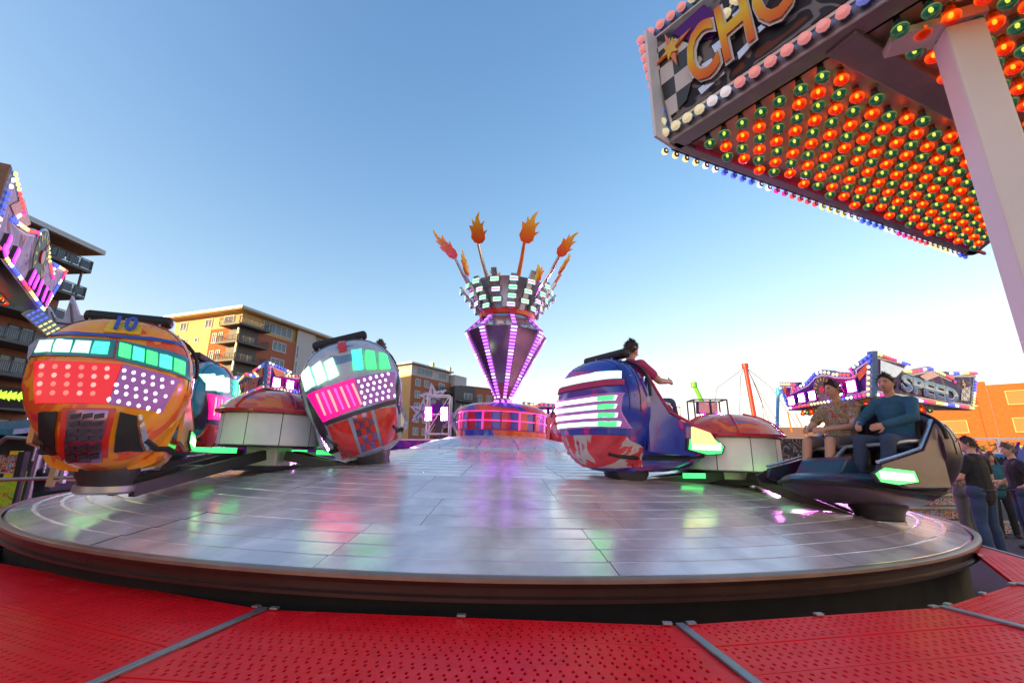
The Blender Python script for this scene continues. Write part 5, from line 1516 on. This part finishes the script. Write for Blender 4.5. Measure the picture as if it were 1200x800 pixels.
STAND = dict(pel=(0, 0, .95), wai=(0, .0, 1.10), che=(0, .01, 1.30), nec=(0, -.015, 1.475), hea=(0, .025, 1.655),
             shL=(-.185, -.01, 1.42), elL=(-.25, -.03, 1.14), wrL=(-.24, .06, .90), shR=(.185, -.01, 1.42), elR=(.25, -.03, 1.14), wrR=(.24, .06, .90),
             hiL=(-.09, 0, .92), knL=(-.11, .03, .50), anL=(-.12, -.01, .09), hiR=(.09, 0, .92), knR=(.11, .03, .50), anR=(.12, -.01, .09))
SIT = dict(pel=(0, -.05, .10), wai=(0, -.08, .26), che=(0, -.10, .46), nec=(0, -.10, .64), hea=(0, -.05, .82),
           shL=(-.185, -.10, .585), elL=(-.27, .10, .40), wrL=(-.20, .34, .42), shR=(.185, -.10, .585), elR=(.27, .10, .40), wrR=(.20, .34, .42),
           hiL=(-.09, -.03, .10), knL=(-.14, .40, .16), anL=(-.14, .52, -.22), hiR=(.09, -.03, .10), knR=(.14, .40, .16), anR=(.14, .52, -.22))
def person(label, loc, yaw, base, top, bottom, hair, pose=None, head=(0, 0), sc_=1.0, girth=1.0, sleeves='short', shorts=False, hair_style='short', group=None, face=True, palms=((1, 0, -.2), (-1, 0, -.2)), shoe='shoe', vox=.008):
    J = {k: Vector(v) for k, v in base.items()}
    for k, v in (pose or {}).items(): J[k] = Vector(v)
    t = thing('person', label, 'person', loc, (0, 0, yaw), group)
    t.scale = (sc_, sc_, sc_)
    X = Vector((1, 0, 0))
    g = girth
    def torso(mb, e=0.0):
        capsule(mb, J['pel'] - (J['wai'] - J['pel']) * .25, J['wai'], .165 * g + e, .150 * g + e, .72, X)
        capsule(mb, J['wai'], J['che'], .150 * g + e, .165 * g + e, .70, X)
        capsule(mb, J['che'], J['che'].lerp(J['nec'], .62), .165 * g + e, .13 + e, .66, X)
        capsule(mb, J['shL'], J['shR'], .062 + e, .062 + e)
    def arm(mb, s, e=0.0, parts=(1, 1)):
        if parts[0]: capsule(mb, J['sh' + s], J['el' + s], .056 + e, .043 + e)
        if parts[1]: capsule(mb, J['el' + s], J['wr' + s], .042 + e, .029 + e)
    def leg(mb, s, e=0.0, low=True):
        capsule(mb, J['hi' + s], J['kn' + s], .088 * g + e, .058 + e)
        if low: 
            k = J['kn' + s].lerp(J['an' + s], .32) - Vector((0, .012, 0))
            capsule(mb, J['kn' + s], k, .056 + e, .055 + e); capsule(mb, k, J['an' + s], .055 + e, .038 + e)
    b = MB()
    torso(b)
    capsule(b, J['nec'] - Vector((0, 0, .02)), J['hea'] - Vector((0, .01, .06)), .058, .054)
    rot = Matrix.Rotation(R(head[0]), 3, 'Z') @ Matrix.Rotation(R(head[1]), 3, 'X')
    head_piece(b, J['hea'], rot)
    for s_, pm in (('L', palms[0]), ('R', palms[1])):
        arm(b, s_); hand_piece(b, J['wr' + s_], J['wr' + s_] - J['el' + s_], pm)
        leg(b, s_)
        f = J['an' + s_]
        capsule(b, f + Vector((0, -.03, -.045)), f + Vector((0, .14, -.06)), .036, .030, .8, X)
    body = fuse(b, 'body', M['skin'], t, vox, 3)
    # clothes follow the body
    c = MB(); torso(c, .016)
    for s_ in 'LR':
        if sleeves == 'short': capsule(c, J['sh' + s_], J['sh' + s_].lerp(J['el' + s_], .62), .070, .066)
        else: arm(c, s_, .014)
    capsule(c, J['pel'] - (J['wai'] - J['pel']) * .1, J['wai'], .175 * g, .165 * g, .75, X)
    sh = fuse(c, 'shirt', M[top], t, .013, 2)
    c = MB()
    for s_ in 'LR':
        if shorts: capsule(c, J['hi' + s_], J['hi' + s_].lerp(J['kn' + s_], .85), .104 * g, .085)
        else:
            leg(c, s_, .016)
            capsule(c, J['kn' + s_].lerp(J['an' + s_], .5), J['an' + s_] + Vector((0, 0, .0)), .066, .060)
    capsule(c, J['hiL'] + Vector((-.02, 0, .03)), J['hiR'] + Vector((.02, 0, .03)), .118 * g, .118 * g, .95, (0, 0, 1))
    fuse(c, 'trousers', M[bottom], t, .013, 2)
    if not shorts: MB().path([J['pel'].lerp(J['wai'], .18) + Vector((.172 * g * math.cos(a), .128 * g * math.sin(a), 0)) for a in [2 * PI * i / 20 for i in range(21)]], .016, 6).build('belt', M['black'], t)
    for s_ in 'LR':
        f = J['an' + s_]; c = MB()
        capsule(c, f + Vector((0, -.04, -.045)), f + Vector((0, .15, -.06)), .046, .040, .85, X)
        capsule(c, f + Vector((0, -.02, .0)), f + Vector((0, 0, -.04)), .05, .046)
        fuse(c, 'shoe', M[shoe], t, .013, 2)
    # hair
    h = MB(); n = 40
    def P(x, y, z): return J['hea'] + rot @ Vector((x, y, z))
    rings = []
    lo = -.02 if hair_style == 'short' else -.06
    for j in range(0, 18):
        u = j / 17
        rg = []
        for i in range(n):
            a = 2 * PI * i / n
            front = max(0, math.sin(a))
            z0 = (-.012 - .050 * max(0, -math.sin(a))) * (1 - front) + .088 * front if hair_style != 'long' else -.20 * (1 - front) ** .6 + .084 * front
            z0 += .010 * noise.noise(Vector((math.cos(a) * 5, math.sin(a) * 5, 3)))
            z1 = .140
            z = z0 + (z1 - z0) * u
            zz = max(-.118, min(.128, z)) / .130
            k = math.sqrt(max(0, 1 - zz * zz)) if z > 0 else (1 if hair_style != 'long' else 1 - .5 * z)
            jit = 1 + .06 * noise.noise(Vector((math.cos(a) * 4, math.sin(a) * 4, z * 45))) + .035 * noise.noise(Vector((math.cos(a) * 11, math.sin(a) * 11, z * 90)))
            rg.append(P(.0805 * k * math.cos(a) * jit, (.1015 * k * math.sin(a) - .003) * jit, z))
        rings.append(rg)
    h.rings(rings, 0, True, True)
    hr = random.Random(int(loc[0] * 1000))
    flat = [(rg, j) for j, rg in enumerate(rings)]
    for q in range(700):
        j = min(len(rings) - 1, int(hr.random() ** 1.3 * len(rings))); i = hr.randrange(n)
        p = rings[j][i]; c_ = J['hea'] + rot @ Vector((0, -.01, .0))
        nrm = (p - c_).normalized()
        back_ = rot @ Vector((hr.gauss(0, .5), -.5 + hr.gauss(0, .4), -.55 if hair_style != 'long' else -1.0))
        d = (nrm * .55 + back_ * .6 + Vector((hr.gauss(0, .25), hr.gauss(0, .25), hr.gauss(0, .2)))).normalized()
        L = hr.uniform(.018, .042); sd = nrm.cross(d).normalized() * .0045
        p = p - nrm * .003
        h.add([p - sd, p + sd, p + d * L], [(0, 1, 2)])
    h.build('hair', M[hair], t)
    if face:
        for sx in (-1, 1):
            MB().ball(P(.031 * sx, .0765, .008), (.011, .007, .008), 8, rot=rot).build('eye', M['eyewhite'], t)
            MB().ball(P(.031 * sx, .0825, .008), (.0055, .003, .0055), 8, rot=rot).build('iris', M['hairdark'], t)
            MB().beam(P(.016 * sx, .092, .030), P(.046 * sx, .082, .032), .008, .007).build('eyebrow', M[hair], t)
        MB().ball(P(0, .094, -.056), (.024, .006, .007), 10, rot=rot).build('mouth', M['lip'], t)
    return t

# riders of the dark car: seated in the car's own frame
cr = CARS[3]
cm = Matrix.Translation(cr[0]) @ Matrix.Rotation(cr[1], 4, 'Z')
def in_car(x, y, z): return tuple(cm @ Vector((x * .86, y * .86, z * .74)))
person('man in bright flowered shirt and shorts riding the dark car', in_car(.30, 0.02, .80), cr[1], SIT, 'floral', 'trgrey', 'hairdark',
       dict(wrL=(-.12, .40, .30), wrR=(.14, .40, .30), elL=(-.27, .12, .33), elR=(.27, .12, .33)), (-14, -6), .92, 1.12, shorts=True)
person('rider in dark blue shirt beside the man in the flowered shirt', in_car(-.30, -.08, .80), cr[1], SIT, 'tblue', 'denim', 'hairdark',
       dict(wrL=(-.14, .40, .32), wrR=(.14, .40, .32)), (8, 0), .92, 1.05, sleeves='long')
# rider of the pink car and of the silver blue car, only heads and shoulders rise above the shells
for i_, xo, lab, top, hr in ((2, .26, 'rider with dark hair and pink top in the pink and blue car', 'tpink', 'hairdark'), (1, .28, 'rider with brown hair in the silver blue car', 'tgrey', 'hairbrown')):
    q = CARS[i_]; cm2 = Matrix.Translation(q[0]) @ Matrix.Rotation(q[1], 4, 'Z') @ Matrix.Rotation(q[2], 4, 'Y')
    person(lab, tuple(cm2 @ Vector((xo * .8, .06, .74))), q[1], SIT, top, 'denim', hr, None, (0, 0), 1.0, vox=.012)

# onlookers standing on the asphalt at the right
def stand(px, py_head, d, **k): return None
def spot(px, d):
    p = at_y(px, 560, d); return (p.x, d, 0)
person('man in black T-shirt and blue jeans standing with his back turned by the deck', spot(1146, 7.3), R(12), STAND, 'tblack', 'denim', 'hairdark',
       dict(elL=(-.27, .05, 1.16), wrL=(-.16, .26, 1.10), elR=(.28, .02, 1.15), wrR=(.18, .24, 1.08), anL=(-.15, -.02, .09), anR=(.16, .02, .09)), (35, -8), 1.02, 1.12, face=False, group=None)
person('person in grey trousers and pale shoes, mostly hidden behind the man in jeans', spot(1124, 7.9), R(30), STAND, 'tgrey', 'trgrey', 'hairbrown',
       dict(wrL=(-.16, .22, 1.02), elL=(-.26, .02, 1.14)), (20, 0), .95, .95, face=False)
person('woman in teal T-shirt with folded arms between the two men in black', spot(1166, 9.2), R(150), STAND, 'tteal', 'tblack', 'hairbrown',
       dict(elL=(-.25, .06, 1.15), wrL=(.04, .20, 1.16), elR=(.25, .06, 1.15), wrR=(-.05, .22, 1.12)), (0, -4), .90, .95, hair_style='long')
person('man in black T-shirt with hand on hip at the right edge', spot(1192, 8.0), R(62), STAND, 'tblack', 'denim', 'hairgrey',
       dict(elL=(-.40, -.10, 1.17), wrL=(-.21, .02, 1.05), elR=(.30, .0, 1.16), wrR=(.16, .20, 1.06)), (10, -6), 0.97, 1.05, palms=((1, 0, -.2), (-1, 0, -.2)))
person('person in dark clothes sitting behind the left railing', (at_y(62, 545, 9.5).x, 9.5, 0.62), R(-60), SIT, 'tblack', 'tblack', 'hairdark', None, (0, 10), 1.0, vox=.012)

bx = at_y(62, 545, 9.5).x
be = thing('bench', 'low dark bench behind the left railing under the sitting person', 'bench', (bx, 9.5, 0), (0, 0, R(-60)))
MB().box((0, -.05, .60), (1.4, .42, .05)).build('seat', M['darksteel'], be)
for sx in (-.6, .6): MB().box((sx, -.05, .285), (.06, .38, .57)).build('leg', M['darksteel'], be)

# ------------------------------------------------------------------ magenta lamp tower and the lilac star boards
def star_board(par, c, r, n, N, m='lilac', ph=.3, inner=.5):
    N = Vector(N).normalized(); U = Vector((0, 0, 1)).cross(N).normalized(); V = N.cross(U)
    p = [((r if k % 2 == 0 else r * inner) * math.cos(PI * k / n + ph), (r if k % 2 == 0 else r * inner) * math.sin(PI * k / n + ph)) for k in range(2 * n)]
    o = MB().prism(p, c, U, V, .06).build('star_board', M[m], par, bevel=.01)
    for k in range(n):
        a = 2 * PI * k / n + ph
        q = Vector(c) + (U * math.cos(a) + V * math.sin(a)) * r * .55 + N * .02
        MB().path([Vector(c) + N * .03, q, q + U * .05 - V * .12 * r], .02, 5).build('cable', M['cable'], o)
    return o
tp = at_y(507, 497, 25)
tw = thing('lamp_tower', 'lamp tower with four magenta floodlights and grey spiked boards, left of the painted drum', 'lamp tower', (tp.x, 25, 0))
def W(px, py, d=25): return at_y(px, py, d) - Vector((tp.x, 25, 0))
a = MB()
x0, x1 = W(501, 470).x, W(527, 470).x
zt, zb = W(510, 463).z, W(510, 508).z
for x in (x0, x1):
    for y in (0, .8): a.beam((x, y, 0), (x, y, zt), .08, .08, up=(0, 1, 0))
for z in (zt, (zt + zb) / 2, zb):
    for y in (0, .8): a.beam((x0, y, z), (x1, y, z), .08, .08)
for y in (0, .8): a.beam((x0, y, zb), (x1, y, zt), .05, .05)
a.build('frame', M['steel'], tw)
MB().box(((x0 + x1) / 2, .35, (W(510, 472).z + W(510, 482).z) / 2), ((x1 - x0) * .75, .4, .45)).build('lamp_box', M['violetart'], tw, bevel=.03)
MB().box(((x0 + x1) / 2, .4, (zb + zt) / 2 - .1), ((x1 - x0) * .3, .3, (zt - zb) * .9)).build('cabinet', M['darksteel'], tw)
for px in (502.7, 521):
    for py in (481.3, 489):
        p = W(px, py); o = MB().box((p.x, -.12, p.z), (.36, .14, .36)).build('floodlight', M['magentahalo'], tw)
        MB().box((p.x, -.2, p.z), (.30, .03, .30)).build('lens', M['magenta'], o)
for q, r, ph in (((504, 462), .9, .5), ((530, 490), 1.0, 1.2), ((490, 480), .8, .2)):
    star_board(tw, W(*q) + Vector((0, .9 + ph * .2, 0)), r, 5, (0, -1, .1), 'lilac', ph, .42)
MB().lathe([(1.6, 0), (1.7, .1), (1.7, .55), (1.5, .7), (1.1, .75)], 32, c=(0, 1.0, 1.0), caps=True).build('base', M['bodypink'], tw)

sp = at_y(72, 395, 12)
sb = thing('star_board_mast', 'lilac grey spiked star boards on a mast rising behind the orange car', 'decor mast', (sp.x, 12, 0))
def W2(px, py, d=12): return at_y(px, py, d) - Vector((sp.x, 12, 0))
MB().tube((0, .2, 0), (0, .2, W2(72, 400).z), .09, n=12).build('mast', M['steel'], sb)
def spike_poly(pts, d, name, thick=.08):
    v = [W2(x, y, 12) for x, y in pts]
    MB().prism([(q.x, q.z) for q in v], (0, d, 0), (1, 0, 0), (0, 0, 1), thick).build(name, M['lilac'], sb, bevel=.012)
spike_poly([(56, 358), (64, 372), (74, 374), (84, 346), (92, 368), (106, 372), (104, 412), (60, 414)], 0.0, 'star_board')
spike_poly([(36, 420), (38, 406), (48, 398), (62, 396), (76, 404), (80, 424), (60, 440), (42, 434)], -.1, 'star_board')
for q in (((62, 366), (66, 378), (66, 398), (60, 410)), ((66, 378), (84, 380), (100, 376)), ((84, 356), (86, 378))):
    MB().path([W2(*p) + Vector((0, -.04, 0)) for p in q], .022, 5).build('cable', M['cable'], sb)
MB().path([W2(*p, 11) + Vector((0, 1 - .3, 0)) for p in ((72, 406), (78, 366), (100, 364), (102, 372))], .03, 6).build('brass_rail', M['tan'], sb)

# mast box with two magenta lamps right of the pink car
mp = at_y(836, 480, 26)
mb_ = thing('floodlight_frame', 'open steel frame with a screen box and two magenta lamps before the crane masts', 'lamp tower', (mp.x, 26, 0))
def W3(px, py, d=26): return at_y(px, py, d) - Vector((mp.x, 26, 0))
xa, xb = W3(814, 480).x, W3(853, 480).x; z0, z1 = W3(836, 492).z, W3(836, 468).z
a = MB()
for x in (xa, (xa + xb) / 2, xb):
    for y in (0, 1.0): a.beam((x, y, z0), (x, y, z1), .07, .07, up=(0, 1, 0))
for z in (z0, z1):
    for y in (0, 1.0): a.beam((xa, y, z), (xb, y, z), .07, .07)
    for x in (xa, xb): a.beam((x, 0, z), (x, 1.0, z), .07, .07)
a.build('frame', M['darksteel'], mb_)
MB().box(((W3(820, 480).x + W3(842, 480).x) / 2, .3, (W3(830, 471).z + W3(830, 484).z) / 2), (1.1, .5, .7), rot=Matrix.Rotation(.08, 3, 'Y')).build('screen_box', M['mirror'], mb_, bevel=.04)
MB().box(((xa + xb) / 2, .5, z0 / 2), (.5, .5, z0)).build('mast', M['steel'], mb_)
for px, py in ((823.5, 488.5), (844, 487)):
    p = W3(px, py); o = MB().box((p.x, -.1, p.z), (.42, .14, .36)).build('floodlight', M['magentahalo'], mb_)
    MB().box((p.x, -.18, p.z), (.34, .03, .28)).build('lens', M['magenta'], mb_ if False else o)

# ------------------------------------------------------------------ crane masts and their cables
def pole(lab, px, py0, py1, d, r, m, name='crane_mast', cat='mast', px1=None):
    q = at_y(px, py0, d); b = at_y(px1 or px, py1, d)
    t = thing(name, lab, cat, (b.x, d, 0))
    top = q - Vector((b.x, d, 0)); bot = Vector((0, 0, 0)) if b.z > 0 else Vector((0, 0, b.z))
    dirv = (q - b); base = Vector((b.x, d, b.z)) - Vector((b.x, d, 0))
    foot = base - dirv * (base.z / max(.1, dirv.z))
    MB().tube(foot, top, r, r * .85, 12).build('shaft', M[m], t)
    MB().tube(top - Vector((0, 0, .25)), top + Vector((0, 0, .15)), r * 1.3, n=12).build('head', M[m], t)
    return t, q
tr_, qr = pole('tall red crane mast with stay cables against the sky', 873, 428, 510, 40, .22, 'cranered', px1=888)
tb_, qb = pole('blue pole just left of the lit canopy with the dial', 912, 457, 520, 24, .10, 'craneblue', 'flag_pole', 'pole', px1=910)
tg_, qg = pole('short green boom leaning left above the open lamp frame', 813, 450, 492, 34, .18, 'cranegreen', 'crane_boom', 'boom', px1=833)
for pts in (((873, 430), (840, 455), (838, 470)), ((873, 430), (868, 440), (866, 500)), ((875, 430), (890, 460), (915, 500)), ((876, 432), (905, 455), (935, 500)), ((880, 440), (900, 490), (905, 510)), ((878, 436), (893, 470), (897, 508))):
    MB().path([at_y(x, y, 40) - tr_.location for x, y in pts], .03, 5).build('cable', M['cable'], tr_)
ob = thing('crane_boom', 'thin orange boom hanging in the air under the canopy with the dial', 'boom', tuple(at_y(925, 495, 36)))
MB().path([at_y(x, y, 36) - ob.location for x, y in ((923, 482), (928, 506))], .06, 6).build('shaft', M['orangepaint'], ob)
MB().path([at_y(x, y, 36) - ob.location for x, y in ((932, 484), (945, 510))], .04, 6).build('stay', M['orangepaint'], ob)
lm = at_y(796, 470, 40)
lmp = thing('street_lamp', 'thin grey lamp post far off between the pink car and the lamp frame', 'street lamp', (lm.x, 40, 0))
MB().tube((0, 0, 0), (0, 0, at_y(796, 472, 40).z), .07, .05, 8).build('post', M['steel'], lmp)
MB().box((-.35, 0, at_y(796, 477, 40).z), (.8, .15, .1)).build('arm', M['steel'], lmp)

# ------------------------------------------------------------------ left side: railing, hoarding, arrow lights
rl = thing('railing', 'grey tubular railing with sloping ends along the deck at the left edge', 'railing', (at_y(40, 545, 7.6).x, 7.6, 0))
def W4(px, py, d=7.6): return at_y(px, py, d) - rl.location
a = MB()
a.path([W4(-30, 540), W4(8, 512), W4(82, 517), W4(110, 522)], .032, 8)
a.path([W4(-30, 563), W4(60, 560), W4(130, 557)], .03, 8)
a.build('handrail', M['galv'], rl)
for k, (p, q) in enumerate((((75, 517), (58, 570)), ((82, 517), (73, 566)))):
    MB().beam(W4(*p), W4(*q), .10 if k == 0 else .05, .06, up=(0, 1, 0)).build('post', M['tan'] if k == 0 else M['steel'], rl)
a = MB()
for p, q in (((8, 520), (28, 524)), ((28, 524), (62, 530)), ((30, 524), (52, 556)), ((62, 531), (28, 545)), ((28, 524), (22, 555)), ((52, 528), (30, 550)), ((14, 520), (8, 540))):
    a.tube(W4(*p) + Vector((0, .4, 0)), W4(*q) + Vector((0, .4, 0)), .014, n=6)
a.build('lattice', M['steel'], rl)
hd_ = thing('hoarding', 'picture hoarding edged in yellow and black hazard stripes behind the left railing', 'hoarding', (at_y(10, 545, 8.4).x, 8.4, 0))
def W5(px, py, d=8.4): return at_y(px, py, d) - hd_.location
q = [W5(-40, 528), W5(27, 529), W5(21, 559), W5(-46, 560)]
MB().prism([(p.x, p.z) for p in q], (0, .03, 0), (1, 0, 0), (0, 0, 1), .06).build('board', M['comic'], hd_)
for (p0, p1) in (((-40, 529.5), (27, 530.5)), ((-46, 557.5), (21, 556.5))):
    MB().beam(W5(*p0) + Vector((0, -.01, 0)), W5(*p1) + Vector((0, -.01, 0)), .05, .07, up=(0, 0, 1)).build('hazard_strip', M['hazard'], hd_)
MB().beam(W5(29, 529), W5(22, 560), .12, .1, up=(0, 1, 0)).build('edge_post', M['black'], hd_)
for p, q in (((-46, 560), (0, 600)), ((22, 560), (20, 600))):
    a = W5(*p); MB().box((a.x, .05, a.z / 2 - .02), (.06, .06, a.z)).build('leg', M['darksteel'], hd_)
ar = thing('arrow_sign', 'row of yellow green lit arrows pointing left behind the orange car', 'arrow sign', (at_y(20, 465, 11).x, 11, 0))
def W6(px, py, d=11): return at_y(px, py, d) - ar.location
MB().beam(W6(-60, 462), W6(60, 468), .06, .5, up=(0, 0, 1)).build('back_board', M['darksteel'], ar)
for k, px in enumerate((-26, -12, 2, 14, 26, 37)):
    c = W6(px, 463 + px * .06); c.y = -.045; s_ = .14 - .005 * k
    o = MB().prism([(-s_ * 1.1, 0), (.0, s_), (.0, s_ * .45), (s_ * 1.1, s_ * .8), (s_ * 1.1, -s_ * .8), (0, -s_ * .45), (0, -s_)], c, (1, 0, 0), (0, 0, 1), .03).build('arrow', M['arrowled'] if k > 1 else M['mintled'], ar)
for x in (-60, 55):
    p = W6(x, 466); MB().box((p.x, .08, p.z / 2), (.08, .08, p.z)).build('post', M['darksteel'], ar)
st = thing('market_stall', 'dark stall with green awning far left behind the railing', 'stall', (at_y(10, 520, 13).x, 13, 0))
def W7(px, py, d=13): return at_y(px, py, d) - st.location
q0, q1 = W7(-60, 500), W7(40, 500)
MB().box(((q0.x + q1.x) / 2, 1.5, q0.z / 2), (q1.x - q0.x, 2.4, q0.z)).build('body', M['darksteel'], st)
MB().prism([(-.6, q0.z - .1), (2.8, q0.z + .5), (2.8, q0.z + .4), (-.6, q0.z - .25)], (q0.x - .1, 0, 0), (0, 1, 0), (0, 0, 1), -(q1.x - q0.x + .2)).build('awning', M['tealpaint'], st)
MB().box(((q0.x + q1.x) / 2, .28, .55), (q1.x - q0.x, .06, 1.1)).build('counter', M['acid'], st)
# low steps and hoardings along the back of the ride, painted like comics
def hoard(px0, px1, pyt, d, m, lab):
    p, q = at_y(px0, pyt, d), at_y(px1, pyt, d)
    t = thing('hoarding', lab, 'hoarding', ((p.x + q.x) / 2, d, 0))
    w = abs(q.x - p.x); n = max(2, int(w / 2.2))
    for k in range(n):
        x = -w / 2 + w * (k + .5) / n
        MB().box((x, 0, p.z / 2), (w / n - .03, .06, p.z - .06)).build('panel', M[m], t)
    MB().beam((-w / 2, -.02, p.z), (w / 2, -.02, p.z), .07, .06).build('top_rail', M['steel'], t)
    for k in range(n + 1): MB().box((-w / 2 + w * k / n, .08, p.z / 2), (.06, .08, p.z)).build('post', M['steel'], t)
    return t
hoard(-80, 262, 512, 19, 'signart', 'dark painted hoarding along the far left side of the ride')
hoard(262, 560, 515, 21, 'violetart', 'violet painted hoarding behind the silver blue car')
hoard(560, 900, 515, 22, 'signart', 'dark painted hoarding behind the drum and the pink car')
hoard(900, 1075, 513, 20, 'engineart', 'grey painted hoarding behind the dark car with riders')

# ------------------------------------------------------------------ right side: painted steps, poster, white walkway
ps = thing('painted_steps', 'broad steps with comic pictures on their risers and bright metal edges, behind the onlookers', 'steps', (at_y(1090, 600, 9.6).x, 9.6, 0))
L_ = 3.4
for k in range(4):
    z = .22 + .23 * k
    MB().box((0, .42 * k + .02, z - .115), (L_, .04, .2)).build('riser', M['comic'], ps)
    MB().box((0, .42 * k + .2, z), (L_ + .06, .44, .03)).build('tread', M['darksteel'], ps)
    MB().beam((-L_ / 2, .42 * k - .03, z + .005), (L_ / 2, .42 * k - .03, z + .005), .05, .05).build('edge', M['galv'], ps)
MB().box((0, 1.75, .95), (L_, .05, 1.0)).build('back_board', M['comic'], ps)
for i, x in enumerate((-.62, -.36)):
    me = text_mesh('letter', 'M' if i == 0 else 'I', .62, .02, M['flame'], .15, .02)
    inst('letter', me, ps, (x, 1.68, 1.02), frame_from((0, -1, 0), (1, 0, 0)))
MB().box((-.45, -.03, .34), (.5, .03, .12)).build('name_plate', M['yellow'], ps)
rnd2 = random.Random(5)
for k in range(22):
    x = rnd2.uniform(-.2, 1.6); z = rnd2.uniform(.6, 1.35); s_ = rnd2.uniform(.06, .14)
    MB().prism([(s_ * math.cos(a), s_ * .7 * math.sin(a) + .3 * s_ * math.sin(2 * a)) for a in [2 * PI * i / 9 for i in range(9)]], (x, 1.71, z), (1, 0, 0), (0, 0, 1), .015).build('painted_shape', M[rnd2.choice(('tealpaint', 'redpaint', 'bluepaint', 'white', 'black', 'tealpaint'))], ps)
MB().tube((-1.35, -.1, 0), (-1.35, -.1, 1.05), .03, n=8).build('bollard', M['black'], ps)

pp = at_y(1170, 560, 10.5)
po = thing('poster_board', 'tall poster with blue sky and dancing figures under the white walkway', 'poster', (pp.x, 10.5, 0), (0, 0, R(-22)))
def W8(px, py): return at_y(px, py, 10.5)
zb, zt = 0.55, W8(1160, 529).z
MB().box((0, 0, (zb + zt) / 2), (1.15, .06, zt - zb)).build('board', M['border'], po)
MB().add([(-.54, -.036, zb + .05), (.54, -.036, zb + .05), (.54, -.036, zt - .05), (-.54, -.036, zt - .05)], [(0, 1, 2, 3)]).build('print', M['beach'], po)
fig = [(0, 0), (.06, .2), (.03, .42), (.10, .62), (.20, .85), (.15, .87), (.05, .70), (.03, .78), (-.03, .78), (-.04, .70), (-.16, .86), (-.20, .83), (-.09, .60), (-.05, .42), (-.09, .2), (-.05, 0)]
for k, (x, z, s_, m) in enumerate(((-.38, zb + .5, .75, 'violetart'), (-.12, zb + .55, .62, 'tpink'), (.12, zb + .4, .7, 'tblack'), (.34, zb + .5, .9, 'violetart'), (.46, zb + .55, .8, 'bluepaint'))):
    MB().prism([(x + p[0] * s_, z + p[1] * s_) for p in fig], (0, -.044, 0), (1, 0, 0), (0, 0, 1), .006).build('figure', M[m], po)
for x in (-.5, .5): MB().box((x, .08, zt / 2), (.07, .07, zt)).build('post', M['steel'], po)

wk = at_y(1172, 545, 13)
wl = thing('walkway', 'white steel walkway with upright railing above the poster, in front of the brick building', 'walkway', (wk.x, 13, 0), (0, 0, R(-14)))
zf = at_y(1180, 548, 13).z; zr = at_y(1180, 514, 13).z
MB().box((1.2, .5, zf - .12), (5.2, 1.1, .24)).build('deck_plate', M['white'], wl)
a = MB()
for z in (zr, (zr + zf) / 2): a.beam((-1.3, 0, z), (3.8, 0, z), .06, .06)
a.build('handrail', M['white'], wl)
for k in range(8): MB().box((-1.3 + .7 * k, 0, (zr + zf) / 2), (.07, .07, zr - zf)).build('baluster', M['white'], wl)
for k in range(4): MB().box((-1.2 + 1.6 * k, .5, (zf - .2) / 2), (.12, .12, zf - .2)).build('leg', M['white'], wl)
MB().box((2.2, .9, zf * .45), (2.4, .08, zf * .5)).build('shutter', M['greyrender'], wl)
